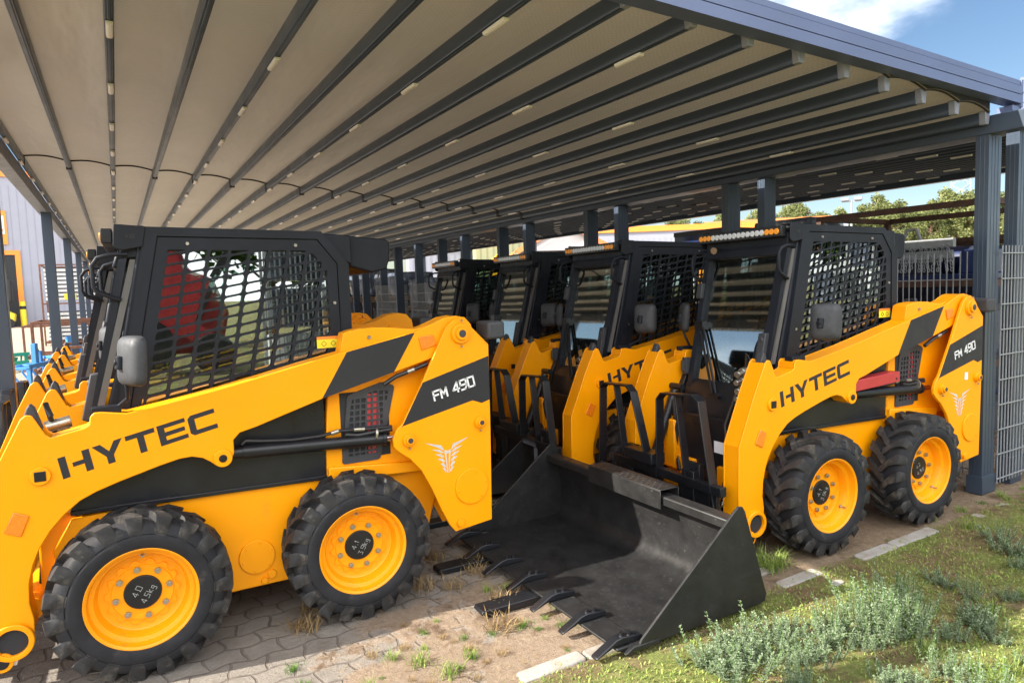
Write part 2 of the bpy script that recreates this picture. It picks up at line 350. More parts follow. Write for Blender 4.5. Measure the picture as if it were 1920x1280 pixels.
def make_loader(loc,rz):
    root=empty('skid_steer_loader',loc,rz,cat='skid steer')
    # chassis
    b=MB(); b.prism([(-.34,.30),(-.25,.205),(.98,.205),(1.50,.24),(1.60,.60),(1.60,.70),(.95,.728),(.20,.752),(-.26,.735),(-.34,.60)],.285,W-.285)
    b.prism([(.93,.70),(1.86,.70),(1.86,1.33),(1.60,1.42),(1.15,1.40),(1.10,1.36),(.955,1.18),(.935,.90)],.262,W-.262)
    b.prism([(.935,.722),(1.50,.69),(1.52,.75),(.935,.80)],.235,W-.235)
    b.build('body',M['yellow'],root,bevel=.008)
    b=MB(); 
    for k in (0,1):
        side(b,[(-.26,.765),(.20,.765),(.935,.742),(.935,1.22),(.2,1.16),(-.15,1.12),(-.22,.98)],.272,.34,k)
        side(b,[(-.26,.755),(.933,.730),(.933,.752),(-.26,.778)],.262,.275,k)
    b.prism([(-.26,.80),(.9,.80),(1.05,1.3),(.0,1.2),(-.2,1.0)],.36,W-.36)
    b.build('side_panel',M['blackgloss'],root,bevel=.004)
    b=MB(); b.prism([(1.20,1.34),(1.84,1.34),(1.90,1.40),(1.86,1.47),(1.3,1.52),(1.14,1.52)],.40,W-.40); b.build('engine_hood',M['plastic'],root,bevel=.02)
    # round cover plates and bolts
    for k in (0,1):
        b=MB(); y=Y(.285,k); s=-1 if k==0 else 1
        b.cyl((.545,y,.372),(.545,y+s*.012,.372),.092,.090,36)
        for i in range(6): t=i*PI/3+.3; c=(.545+.075*math.cos(t),y+s*.012,.372+.075*math.sin(t)); b.cyl(c,(c[0],c[1]+s*.004,c[2]),.006,.006,6)
        b.cyl((.615,y,.262),(.615,y+s*.014,.262),.024,.022,16); b.cyl((.575,y,.235),(.575,y+s*.02,.235),.020,.018,6)
        b.build('access_cover',M['yellow'],root,bevel=.002)
    # engine side grille
    def gmap(k): return lambda u,v,t:(u,Y(.256+t,k),v)
    go=[(1.062,1.185),(1.265,1.243),(1.34,1.215),(1.235,.80),(1.015,.80)]
    hs=[]
    cc=[(1.085,1.16),(1.255,1.205),(1.30,1.185),(1.225,.84),(1.04,.84)]; cc=cc[::-1]
    if sum(cc[i-1][0]*cc[i][1]-cc[i][0]*cc[i-1][1] for i in range(len(cc)))<0: cc=cc[::-1]
    for i in range(9):
        for j in range(11):
            x0=1.03+i*.034+(j-5)*.002; z0=.83+j*.034
            q=clip([(x0,z0),(x0+.024,z0),(x0+.026,z0+.024),(x0+.002,z0+.024)],cc)
            if q and area(q)>.00025: hs.append(rnd(q,.004,2))
    for k in (0,1):
        plate('engine_grille',rnd(go,.02),hs,gmap(k),.008,M['plastic'],root)
    for k in (0,1): b=MB(); b.box(1.02,1.30,*(sorted((Y(.2605,k),Y(.2615,k)))),.82,1.2); b.build('grille_backing',M['darkopen'],root)
    for k in (0,1): b=MB(); b.box(1.17,1.245,*(sorted((Y(.2595,k),Y(.2603,k)))),.83,1.18); b.build('air_filter',M['red'],root)
    # towers
    for k in (0,1):
        b=MB(); side(b,TOW,.13,.152,k); side(b,[(1.30,.98),(1.62,1.52),(1.89,1.42),(1.87,.36),(1.63,.33),(1.5,.62)],.318,.335,k)
        b.box(1.868,1.886,*sorted((Y(.152,k),Y(.318,k))),.40,1.40)
        b.build('tower',M['yellow'],root,bevel=.004)
        b=MB(); s=-1 if k==0 else 1
        for (x,z,r,h) in ((1.711,1.497,.062,.018),(1.365,.916,.038,.022),(1.814,.962,.036,.022)):
            b=MB(); b.cyl((x,Y(.130,k),z),(x,Y(.130,k)+s*h,z),r,r*.93,28); b.cyl((x,Y(.130,k)+s*h,z),(x,Y(.130,k)+s*(h+.014),z),r*.62,r*.6,24); b.build('pivot_boss',M['yellow'],root,bevel=.002)
        b=MB()
        b.cyl((1.746,Y(.13,k),.585),(1.746,Y(.13,k)+s*.011,.585),.108,.106,40)
        for i in range(6): t=i*PI/3+.2; c=(1.746+.09*math.cos(t),Y(.13,k)+s*.011,.585+.09*math.sin(t)); b.cyl(c,(c[0],c[1]+s*.004,c[2]),.006,.005,6)
        b.build('round_cover',M['yellow'],root,bevel=.002)
        b=MB(); b.cyl((1.663,Y(.13,k),.378),(1.663,Y(.13,k)+s*.02,.378),.026,.024,6); b.build('tower_bolt',M['yellow'],root,bevel=.002)
        for (x,z,r,h) in ((1.711,1.497,.022,.034),(1.365,.916,.015,.038),(1.814,.962,.014,.038)): 
            b=MB(); b.cyl((x,Y(.13,k)+s*h*.9,z),(x,Y(.13,k)+s*h,z),r,r,20); b.build('pivot_pin',M['plastic'],root)
        for (x,z) in ((1.711,1.422),(1.718,1.572),(1.365,.868),(1.814,.912)): 
            b=MB(); b.cyl((x,Y(.118,k),z),(x,Y(.108,k),z),.007,.005,8); b.build('grease_nipple',M['steel'],root)
        # tail box
        b=MB(); b.box(1.872,1.985,*sorted((Y(.085,k),Y(.26,k))),1.452,1.558); b.build('tail_box',M['plastic'],root,bevel=.018,seg=3)
    # lift arms
    for k in (0,1):
        b=MB(); side(b,ARM,.167,.178,k)
        inner=[(x,z) for x,z in ARM]
        # box section: inner plate and the edge strip between the two plates, set back a little
        side(b,ARM,.285,.296,k)
        n_=len(ARM); 
        skip=lambda p:(-.46<p[0]<-.28 and p[1]>1.12)
        for i in range(n_):
            p,q=ARM[i],ARM[(i+1)%n_]
            if skip(p) and skip(q): continue
            e=Vector((q[0]-p[0],q[1]-p[1])); 
            nx,nz=(-e.y,e.x); L=math.hypot(nx,nz); nx,nz=nx/L*.004,nz/L*.004
            y0,y1=sorted((Y(.178,k),Y(.285,k)))
            b.add([(p[0]+nx*.5,y0,p[1]+nz*.5),(q[0]+nx*.5,y0,q[1]+nz*.5),(q[0]+nx*.5,y1,q[1]+nz*.5),(p[0]+nx*.5,y1,p[1]+nz*.5)],[(0,1,2,3)])
        arm=b.build('lift_arm',M['yellow'],root,bevel=.004)
        s=-1 if k==0 else 1
        b=MB(); b.prism([(1.02,1.428),(1.043,1.535),(1.08,1.546),(1.122,1.553),(1.206,1.558),(1.30,1.553),(1.373,1.543),(1.46,1.534),(1.55,1.556),(1.60,1.575),(1.62,1.50),(1.44,1.50)][::-1],Y(.195,k),Y(.30,k))
        b.build('arm_cover',M['yellow'],arm,bevel=.005)
        b=MB(); b.cyl((1.185,Y(.196,k),1.505),(1.185,Y(.186,k),1.505),.011,.010,14); b.build('cover_bolt',M['steel'],arm)
        b=MB()
        for (x,z,r,h) in ((.400,.952,.046,.014),(-.349,.985,.042,.014),(-.502,.262,.082,.022),(-.545,.178,.044,.012)): 
            b=MB()
            if r>.08: 
                yb=Y(.167,k); b.lathe([(.060,s*.003),(.060,s*h),(.080,s*h),(.083,s*(h-.004)),(.083,0)],32,(x,yb,z))
            else: b.cyl((x,Y(.167,k),z),(x,Y(.167,k)+s*h,z),r,r*.94,28)
            b.build('arm_boss',M['yellow'],arm,bevel=.002)
        yb=Y(.167,k)
        for f in (lambda b:b.cyl((.400,yb+s*.013,.952),(.400,yb+s*.020,.952),.020,.019,18),lambda b:b.box(-.371,-.327,*sorted((yb+s*.01,yb+s*.018)),.963,1.007),lambda b:b.cyl((-.545,yb+s*.008,.178),(-.545,yb+s*.02,.178),.027,.024,16)):
            b=MB(); f(b); b.build('pin_cap',M['blackgloss'],arm,bevel=.002)
        b=MB(); b.cyl((-.502,yb+s*.001,.262),(-.502,yb+s*.0025,.262),.059,.059,24); b.build('tube_opening',M['darkopen'],arm)
        b=MB(); b.prism([(-.456,.842),(-.402,.814),(-.437,.726),(-.498,.757)],Y(.1665,k),Y(.159,k)); b.build('reflector',M['amber'],arm,bevel=.003); b=MB(); b.prism([(1.463,1.488),(1.555,1.497),(1.571,1.437),(1.479,1.412)],Y(.1665,k),Y(.159,k))
        b.build('reflector',M['amber'],arm,bevel=.003)
        # decals
        e=.0012
        yk=Y(.167-e,k)
        b=MB(); b.prism([(1.05,1.434),(1.444,1.517),(1.311,1.303),(.905,1.195)],yk,Y(.167+.001,k)); b.build('dark_stripe',M['decal'],arm)
        b=MB(); o=Vector((-.266,0,.956)); ux=Vector((.655,0,.152)); vz=Vector((-.016,0,.098))
        if k==1: o=o+ux; ux=-ux
        pos=0; wd=.186; gap=.0175
        for i,ch in enumerate('HYTEC'):
            u0=i*(wd+gap)
            for pl in HY[ch]:
                b.prism([( (o+ux*(u0+p[0]*wd)+vz*p[1]).x,(o+ux*(u0+p[0]*wd)+vz*p[1]).z ) for p in pl],yk,Y(.167+.001,k))
        b.build('brand_lettering',M['decal'],arm)
        yk=Y(.13-e,k)
        b=MB(); b.prism([(1.465,1.232),(1.8885,1.352),(1.889,1.09),(1.833,1.074),(1.774,1.096),(1.336,.998),(1.325,.985)],yk,Y(.131,k)); sdl=b.build('dark_stripe',M['decal'],root)
        b=MB(); d=Vector((.285,0,.070)).normalized(); up=Vector((-.20,0,.98)).normalized(); nrm=Vector((0,-1,0)); yy=Y(.13-2*e,k)
        o1=Vector((1.533,yy,1.122)); 
        if k==0:
            stroke(b,'FM',o1,d*.036,up*.050,nrm,.0105,.32); stroke(b,'490',o1+d*.125,d*.038,up*.056,nrm,.0105,.34)
        else:
            o1=Vector((1.83,yy,1.195)); stroke(b,'FM',o1,-d*.036,up*.050,nrm,.0105,.32); stroke(b,'490',o1-d*.125,-d*.038,up*.056,nrm,.0105,.34)
        b.build('model_lettering',M['white'],sdl)
        # winged emblem
        b=MB(); yk=Y(.13-e,k)
        cx,cz=1.600,.815
        for sg in (-1,1):
            for q in ([(.140,.068),(.036,.040),(.022,.006),(.052,.026)],[(.098,.024),(.050,.016),(.021,-.006),(.040,-.004)],[(.080,-.006),(.044,-.010),(.020,-.030),(.036,-.030)],[(.064,-.036),(.036,-.036),(.017,-.058),(.030,-.060)],[(.048,-.066),(.028,-.064),(.014,-.088),(.024,-.092)],[(.036,-.094),(.022,-.092),(.010,-.118),(.016,-.122)],[(.019,.010),(.010,.010),(.0025,-.125),(.006,-.130)]):
                b.add([(cx+sg*p[0],yk,cz+p[1]) for p in q],[(0,1,2,3)])
        b.add([(cx-.02,yk,cz+.004),(cx+.02,yk,cz+.004),(cx+.02,yk,cz-.012),(cx-.02,yk,cz-.012)],[(0,1,2,3)])
        b.build('wing_emblem',M['silver'],root)
        # lift cylinder
        b=MB(); b.cyl((.50,Y(.225,k),.955),(1.24,Y(.225,k),.920),.034,.034,20); b.cyl((1.24,Y(.225,k),.920),(1.262,Y(.225,k),.919),.039,.039,20); b.cyl((.40,Y(.225,k),.957),(.50,Y(.225,k),.955),.026,.03,16)
        lc=b.build('lift_cylinder',M['blackgloss'],root)
        b=MB(); b.cyl((1.262,Y(.225,k),.919),(1.365,Y(.225,k),.916),.019,.019,14); b.build('cylinder_rod',M['chrome'],lc)
        b=MB()
        b.tube([(.50,Y(.23,k),.992),(.52,Y(.225,k),1.012),(.60,Y(.22,k),1.000),(.75,Y(.22,k),.985),(.90,Y(.22,k),.985),(1.0,Y(.22,k),1.00),(1.12,Y(.22,k),.992),(1.30,Y(.22,k),.985)],.010)
        b.build('hydraulic_hose',M['hose'],root); b=MB()
        b.tube([(1.03,Y(.215,k),.975),(1.10,Y(.215,k),.962),(1.20,Y(.215,k),.968),(1.30,Y(.22,k),.97)],.012)
        b.build('hydraulic_hose',M['hose'],root); b=MB()
        b.tube([(1.255,Y(.19,k),1.235),(1.33,Y(.185,k),1.275),(1.42,Y(.185,k),1.30),(1.52,Y(.19,k),1.33)],.013)
        b.build('hydraulic_hose',M['hose'],root)
        for p_,q_,r0 in (((.955,.22,.991),(.995,.22,1.0),.0125),((1.08,.22,.995),(1.14,.22,.991),.0125),((1.395,.185,1.293),(1.435,.185,1.304),.0145),((1.195,.225,.955),(1.207,.225,.953),.042)):
            b=MB(); b.cyl((p_[0],Y(p_[1],k),p_[2]),(q_[0],Y(q_[1],k),q_[2]),r0,r0,14); b.build('hose_fitting',M['steel'],root)
    # tilt cylinders and cross tube at the front
    b=MB(); b.cyl((-.44,.296,.34),(-.44,W-.296,.34),.05,.05,20); b.cyl((-.30,.296,.80),(-.30,.30,.80),.04,.04,12)
    b.build('cross_tube',M['yellow'],root)
    for k in (0,1):
        b=MB(); b.cyl((-.31,Y(.36,k),.96),(-.545,Y(.36,k),.42),.034,.034,18); b.cyl((-.29,Y(.30,k),.985),(-.29,Y(.42,k),.985),.024,.024,12); tcv=b.build('tilt_cylinder',M['blackgloss'],root)
        b=MB(); b.cyl((-.545,Y(.36,k),.42),(-.58,Y(.36,k),.33),.018,.018,12); b.build('cylinder_rod',M['chrome'],tcv)
        b=MB(); b.box(-.40,-.24,*sorted((Y(.31,k),Y(.45,k))),.40,.76); b.box(-.37,-.25,*sorted((Y(.45,k),Y(.62,k))),.36,.50); b.build('front_bracket',M['yellow'],root,bevel=.012)
    b=MB(); b.box(-.345,-.30,.46,W-.46,.30,.82); b.box(-.42,-.34,.46,W-.46,.26,.32); b.build('front_panel',M['blackgloss'],root,bevel=.01)
    b=MB(); b.box(-.347,-.3455,.56,.66,.585,.665); b.build('data_plate',M['white'],root)
    b=MB()
    for i,(yy,zz,rr) in enumerate(((.40,1.16,.028),(.41,1.105,.024),(.40,1.05,.028),(.41,1.0,.022))):
        b=MB(); b.cyl((-.36,yy,zz),(-.24,yy+.02,zz+.02),rr,rr,16); b.cyl((-.41,yy-.01,zz-.01),(-.36,yy,zz),rr*.8,rr*.8,16); b.build('hydraulic_coupler',M['steel'],root,bevel=.003)
    b=MB(); b.tube([(-.36,W-.40,.9),(-.38,W-.45,.7),(-.36,W-.43,.5),(-.40,W-.5,.4)],.014); b.build('front_hose',M['hose'],root); b=MB(); b.tube([(-.3,.5,1.0),(-.38,.52,.8),(-.40,.47,.55),(-.42,.5,.38)],.014); b.build('front_hose',M['hose'],root); b=MB(); b.tube([(-.3,.42,1.1),(-.33,.38,1.28),(-.31,.36,1.22)],.012)
    b.build('front_hose',M['hose'],root)
    # ---------------- cab
    CF=lambda z:.045-.225*(2.0-z)                       # front plane of the cab
    cab=MB()
    cab.box(.10,1.00,.345,W-.345,2.045,2.095)           # roof
    cab.prism([(.98,2.092),(1.30,2.072),(1.392,2.065),(1.414,2.045),(1.409,1.942),(1.389,1.885),(1.30,1.868),(1.18,1.90),(1.10,1.93)],.44,W-.44)
    for k in (0,1):
        cab.prism([(.98,2.088),(1.16,2.078),(1.16,1.91),(1.09,1.94)],Y(.36,k),Y(.44,k))
        # a pillar, rear pillar
        cab.prism([(.115,2.10),(.19,2.10),(.07,1.50),(-.02,1.10),(-.118,1.10),(-.012,1.50)],Y(.345,k),Y(.425,k))
        cab.prism([(1.075,1.93),(1.135,1.905),(1.13,1.40),(1.05,1.40)],Y(.332,k),Y(.44,k))
    cab.box(1.02,1.08,.44,W-.44,1.35,1.50); cab.box(1.02,1.08,.44,W-.44,1.86,2.05)
    cabo=cab.build('cab_frame',M['black'],root,bevel=.012,seg=3)
    fo=[(.135,2.107),(.985,2.094),(1.128,1.915),(1.130,1.10),(-.065,1.10)]
    fi=[(.185,2.062),(.962,2.052),(1.066,1.918),(1.072,1.14),(-.005,1.14)]
    go=[(.188,2.056),(.960,2.046),(1.062,1.916),(1.066,1.146),(.002,1.146)]
    op=[(.228,1.995),(.922,1.990),(1.008,1.890),(1.014,1.19),(.048,1.19)]
    cv=op[::-1]
    hs=[]; sl=math.tan(R(9)); ln=.19
    for j in range(-6,30):
        for i in range(-3,16):
            pit=.054; wx=.101
            def cell(a,c): 
                z=1.10+a*pit; x=-.15+c*wx
                return (x+(z-1.1)*ln, z+ (x)*sl)
            m=.0055; mm=.007
            q=[cell(j,i),cell(j,i+1),cell(j+1,i+1),cell(j+1,i)]
            q=[(q[0][0]+mm,q[0][1]+m),(q[1][0]-mm,q[1][1]+m),(q[2][0]-mm,q[2][1]-m),(q[3][0]+mm,q[3][1]-m)]
            q=clip(q,cv)
            if q and area(q)>.0004: hs.append(rnd(q,.015,3))
    for k in (0,1):
        plate('side_frame',fo,[fi],(lambda k:lambda u,v,t:(u,Y(.338+t,k),v))(k),.03,M['black'],cabo)
        plate('guard_seal',[(.16,2.085),(.98,2.075),(1.10,1.915),(1.10,1.12),(-.03,1.12)],[[(.232,1.99),(.92,1.985),(1.003,1.888),(1.008,1.20),(.055,1.20)]],(lambda k:lambda u,v,t:(u,Y(.345+t,k),v))(k),.004,M['dark'],cabo)
        gd=plate('window_guard',go,hs,(lambda k:lambda u,v,t:(u,Y(.332+t,k),v))(k),.008,M['black'],cabo)
        for x,z in ((.318,2.025),(.845,2.018),(1.04,1.70),(.06,1.42)):
            b=MB(); b.cyl((x,Y(.329,k),z),(x,Y(.322,k),z),.010,.008,12); b.build('guard_bolt',M['steel'],gd)
        b=MB(); b.add([(x,Y(.352,k),z) for x,z in fi],[(0,1,2,3,4)]); b.build('side_glass',M['glass_side'],cabo,flip=False)
        b=MB(); b.box(.93,1.058,*sorted((Y(.3275,k),Y(.3265,k))),1.452,1.515); lb=b.build('warning_label',M['label'],cabo)
        b=MB(); b.box(.93,1.058,*sorted((Y(.3266,k),Y(.3258,k))),1.500,1.516); b.build('label_header',M['orange'],lb)
        b=MB(); s=-1 if k==0 else 1
        for cx_ in (.968,1.02): 
            q=[(cx_,1.492),(cx_-.014,1.476),(cx_,1.460),(cx_+.014,1.476)]
            for a_,c_ in zip(q,q[1:]+q[:1]): b.bar((a_[0],Y(.3260,k),a_[1]),(c_[0],Y(.3260,k),c_[1]),.0016,.003,(0,1,0))
        b.build('label_symbol',M['decal'],lb)
    # windscreen door
    H0,H1=.84,1.99; LN=math.hypot(1,.225)
    fm=lambda dx:(lambda u,v,t:(CF(v)-dx+t,u,v))
    dfo=rnd([(.375,.86),(W-.375,.86),(W-.355,1.985),(.355,1.985)],.05,4)
    dfi=rnd([(.50,.93),(W-.415,.93),(W-.405,1.925),(.425,1.925),(.43,1.42),(.50,1.33)],.06,5)
    plate('door_frame',dfo,[dfi],fm(.004),.035,M['black'],cabo)
    b=MB(); b.add([(CF(z)+.012,y,z) for y,z in ((.40,.90),(W-.40,.90),(W-.37,1.95),(.37,1.95))],[(0,1,2,3)]); b.build('windscreen',M['glass_front'],cabo,flip=False)
    b=MB(); b.prism([(CF(1.98)+.02,1.95),(CF(1.98)+.05,1.95),(CF(1.2)+.03,1.2),(CF(1.2)-.0,1.2)],.353,.368); b.build('door_seal',M['seal'],cabo)
    b=MB(); b.box(.02,.10,.355,W-.355,1.955,2.06); b.prism([(-.02,1.912),(.04,1.905),(.05,1.96),(.0,1.975)],.40,W-.40); b.build('front_header',M['black'],cabo,bevel=.01)
    for k in (0,1):
        b=MB(); b.prism([(.002,2.118),(.138,2.108),(.122,2.010),(.035,1.992),(.008,1.998),(-.006,2.015)],Y(.318,k),Y(.330,k)); b.box(.01,.13,*sorted((Y(.330,k),Y(.40,k))),2.104,2.112); br=b.build('light_bracket',M['black'],cabo,bevel=.004)
        b=MB(); b.cyl((.055,Y(.3185,k),2.06),(.055,Y(.3165,k),2.06),.008,.008,14); b.cyl((.078,Y(.3185,k),2.06),(.078,Y(.3165,k),2.06),.013,.013,16); b.build('bracket_hole',M['darkopen'],br)
        # grab handle
        b=MB(); yy=Y(.35,k); b.tube([(.05,yy,1.975),(-.02,Y(.335,k),1.972),(-.075,Y(.33,k),1.955),(-.098,Y(.33,k),1.92),(-.098,Y(.33,k),1.82),(-.085,Y(.33,k),1.795),(-.02,Y(.34,k),1.765),(.01,yy,1.755)],.0105,10); b.build('grab_handle',M['black'],cabo)
        # mirror
        b=MB(); sgn=1 if k==0 else -1
        yc=Y(.085,k)
        pr=[]
        me=MB(); nst=5
        for (dx,sy,sz) in ((.026,.088,.112),(.018,.092,.117),(-.005,.088,.113),(-.020,.077,.102),(-.031,.052,.073),(-.035,.018,.027)):
            pr.append((dx,sy,sz))
        v=[];f=[];n_=24
        for dx,sy,sz in pr:
            for i in range(n_):
                t=2*PI*i/n_; c,s2=math.cos(t),math.sin(t); e=.38
                v.append((dx,math.copysign(abs(c)**e,c)*sy,math.copysign(abs(s2)**e,s2)*sz))
        for a in range(len(pr)-1):
            for i in range(n_): f.append((a*n_+i,a*n_+(i+1)%n_,(a+1)*n_+(i+1)%n_,(a+1)*n_+i))
        f+=[tuple(range(n_-1,-1,-1)),tuple((len(pr)-1)*n_+i for i in range(n_))]
        me.add(v,f); mo=me.build('mirror',M['plastic'],root,ang=45); mo.location=(.035,yc,1.475); mo.rotation_euler=(0,R(4),R(30)*sgn)
        b=MB(); b.tube([(-.10,Y(.25,k),1.235),(-.03,Y(.22,k),1.255),(.012,Y(.14,k),1.30),(.012,Y(.105,k),1.36),(-.004,Y(.09,k),1.47)],.0095,8); b.cyl((-.012,Y(.09,k),1.44),(-.004,Y(.09,k),1.50),.02,.02,12); b.cyl((-.03,Y(.09,k),1.472),(.02,Y(.09,k),1.472),.016,.016,12)
        b.box(-.14,-.02,*sorted((Y(.19,k),Y(.25,k))),1.232,1.262); b.build('mirror_stay',M['black'],root,bevel=.003)
    # light bar
    b=MB(); b.box(-.055,-.005,.348,1.102,2.028,2.098); b.box(-.012,.02,.50,.56,2.03,2.09); b.box(-.012,.02,.90,.96,2.03,2.09); lbar=b.build('light_bar',M['blackgloss'],cabo,bevel=.005)
    for g in range(6):
        b=MB()
        for i in range(3):
            y=.378+g*.1215+i*.040+.006; b.cyl((-.054,y,2.063),(-.061,y,2.063),.0205,.0185,18)
        b.build('lamp_lens',M['lens_a' if g in (0,5) else 'lens_w'],lbar,bevel=.002)
    # interior
    b=MB(); b.box(.42,.90,.47,W-.47,1.10,1.24); b.prism([(.84,1.2),(.97,1.2),(1.02,1.86),(.95,1.86),(.88,1.5)],.52,W-.52); b.box(-.10,1.05,.36,W-.36,.84,.90); b.box(.98,1.04,.44,W-.44,.88,1.36)
    b.box(.30,.62,.37,.45,1.15,1.30); b.box(.30,.62,W-.45,W-.37,1.15,1.30)
    for y in (.40,W-.40): b.tube([(.32,y,1.28),(.29,y,1.45)],.016); b.cyl((.29,y,1.44),(.285,y,1.52),.026,.022,10)
    b.tube([(.88,.5,1.22),(.55,.44,1.50),(.50,.5,1.52),(.50,W-.5,1.52),(.55,W-.44,1.50),(.88,W-.5,1.22)],.018)
    b.build('seat',M['dark'],cabo,bevel=.02)
    # wipers, struts, work lamp, wheel arch bits at the screen
    b=MB()
    for y0,y1 in ((1.04,.80),(1.005,.765)): b.tube([(CF(1.42)-.02,y0,1.42),(CF(.96)-.035,y1,.96)],.009,8)
    b.cyl((CF(.96)-.06,.74,.955),(CF(.96)-.0,.74,.955),.022,.022,12); b.box(CF(1.4)-.03,CF(1.4)+.02,1.00,1.08,1.40,1.46)
    b.bar((CF(1.2)-.014,.60,1.10),(CF(1.2)-.03,.80,.97),.014,.01)
    b.build('wiper',M['blackgloss'],cabo)
    b=MB(); z=1.28; b.prism([(CF(1.40)-.055,1.40),(CF(1.40)-.005,1.40),(CF(1.16)-.005,1.16),(CF(1.16)-.05,1.18)],.395,.455); b.cyl((CF(1.40)-.05,.425,1.355),(CF(1.40)-.07,.425,1.355),.018,.018,12); b.build('door_latch',M['plastic'],cabo,bevel=.006); b=MB(); b.prism([(CF(1.72)-.05,1.74),(CF(1.72)-.0,1.74),(CF(1.60)-.0,1.62),(CF(1.60)-.045,1.63)],W-.40,W-.35); b.build('work_lamp',M['plastic'],cabo,bevel=.006)
    b=MB(); b.box(CF(1.12)-.05,CF(1.12)-.0,1.085,1.13,1.07,1.19); b.box(CF(1.12)-.07,CF(1.12)-.03,1.095,1.12,1.09,1.17); b.build('door_hinge',M['plastic'],cabo,bevel=.004)
    for k in (0,1):                                   # dark hooks at the arm tips
        b=MB(); b.prism([(-.415,1.20),(-.385,1.285),(-.372,1.305),(-.355,1.285),(-.33,1.19),(-.35,1.14),(-.40,1.14)],Y(.205,k),Y(.255,k)); b.build('arm_stop',M['plastic'],root,bevel=.006)
    return root

L1=make_loader((0,3.4233,0),-.0248)
def add_wheels(root,det,wf=None,wr=None,sp=(0.05,-.1)):
    make_wheel(root,.012,0,wf,sp[0],det); make_wheel(root,1.045,0,wr,sp[1],det)
    make_wheel(root,.012,1,None,.4,False); make_wheel(root,1.045,1,None,.9,False)
LG='yellow skid steers of the left row'; RG='yellow skid steers of the right row'
base_kids=None
spots=[('L2',-.10,4.92,-.0248),('L3',-.13,6.42,-.03),('L4',-.18,7.93,-.02),('R1',3.7737,2.5257,-.04857),('R2',3.57,3.965,-.0486),('R3',3.65,5.46,-.047),('R4',3.50,6.82,-.05)]
mach={'L1':L1}
for nm,x,y,a in spots:
    c=copy_tree(L1); c.location=(x,y,0); c.rotation_euler=(0,0,a); mach[nm]=c
add_wheels(L1,True,('4.0','4.5kg',1.05),('4.1','3.9kg',.95))
add_wheels(mach['R1'],True,('4.1','3.9kg',PI+.15),('4.2','4.1kg',PI-.1),(2.2,2.5))
add_wheels(mach['R2'],False,None,None,(.3,.8))
wk=[c for c in mach['R2'].children if c.name.startswith('wheel')]
for nm in ('L2','L3','L4','R3','R4'):
    for c in wk: copy_tree(c,mach[nm])
for nm,lab in (('L1','large yellow skid steer loader in left foreground, seen side-on with pale grey mirror'),
 ('L2','yellow skid steer directly behind the left foreground loader, mostly hidden by it'),
 ('L3','third yellow skid steer back in the left row, arm tips showing past the left cab'),
 ('L4','farthest yellow skid steer of the left row, only its small arm tips showing'),
 ('R1','yellow skid steer nearest the right post, with red lock bar above its lift cylinder'),
 ('R2','yellow skid steer standing right behind the bucket, next to the one with the red bar'),
 ('R3','yellow skid steer third from the right post in the right row'),
 ('R4','smallest and farthest yellow skid steer in the right row, beside the fence panel')):
    mach[nm]['label']=lab; mach[nm]['category']='skid steer'; mach[nm]['group']=LG if nm[0]=='L' else RG
# red lock bar on R1 and small sticker
b=MB(); b.prism([(.445,1.055),(.93,1.078),(.94,1.07),(.94,1.005),(.446,.98)],.172,.26); o=b.build('lock_bar',M['red'],mach['R1'],bevel=.004)
b=MB(); b.cyl((.90,.171,1.03),(.90,.169,1.03),.008,.008,12); b.build('bar_hole',M['darkopen'],o)
b=MB(); b.box(1.66,1.70,.1275,.1292,.955,1.01); b.build('paper_sticker',M['white'],mach['R1'])
b=MB(); b.prism([(.955,1.98),(.97,1.995),(1.0,2.0),(1.02,1.985),(1.015,1.96),(.99,1.948),(.965,1.955)],-.01,-.013,'x'); b.build('peeled_patch',M['wood'],mach['R1'])

# ================================================================ pallet forks hung on the loaders
def make_fork(loc,rz,tines=True):
    root=empty('pallet_fork',loc,rz,cat='pallet fork')
    b=MB(); b.box(-.75,-.70,.20,W-.18,.455,.515); b.box(-.75,-.70,.20,W-.18,.13,.20); b.box(-.725,-.705,.32,.60,.24,.455); b.box(-.725,-.705,W-.62,W-.30,.24,.455)
    for y in (.25,.80,1.2): b.box(-.735,-.705,y,y+.06,.2,.46)
    b.build('carriage',M['blackgloss'],root,bevel=.004)
    for pts,mid in ((((-.72,.795,.16),(-.72,.775,.98),(-.72,.735,1.022),(-.72,.44,1.042),(-.72,.385,1.01),(-.72,.225,.16)),((-.72,.60,1.02),(-.72,.51,.48))),
                    (((-.72,1.66-.02,.16),(-.72,1.60,.985),(-.72,1.56,1.02),(-.72,1.29,1.03),(-.72,1.235,.99),(-.72,1.065,.50)),((-.72,1.43,1.02),(-.72,1.33,.48)))):
        pts=[(x,y-(.18 if y>1 else 0),z) for x,y,z in pts]; mid=[(x,y-(.18 if y>1 else 0),z) for x,y,z in mid]
        b=MB(); b.strap(pts,.065,.012,(1,0,0)); b.strap(mid,.055,.012,(1,0,0)); b.build('backrest',M['blackgloss'],root,bevel=.003)
    b=MB(); b.box(-.78,-.66,.80,1.10,.525,.60); b.box(-.74,-.70,.84,1.06,.46,.53); b.build('step',M['blackgloss'],root,bevel=.005)
    if tines:
        for y in (.44,1.06):
            b=MB(); b.prism([(-.74,.56),(-.70,.56),(-.70,.04),(-.72,.0),(-1.2,-.02),(-2.19,.0),(-2.235,.014),(-2.225,.034),(-1.9,.036),(-1.3,.036),(-.76,.06),(-.74,.13)],y,y+.11); b.box(-.70,-.66,y-.01,y+.12,.43,.60)
            b.build('tine',M['blackgloss'],root,bevel=.004)
    return root
fk=make_fork((3.7737,2.5257,0),-.04857); fk['label']='black pallet fork on the right foreground loader, its tines running under the bucket'; fk['group']='pallet forks on the loaders'
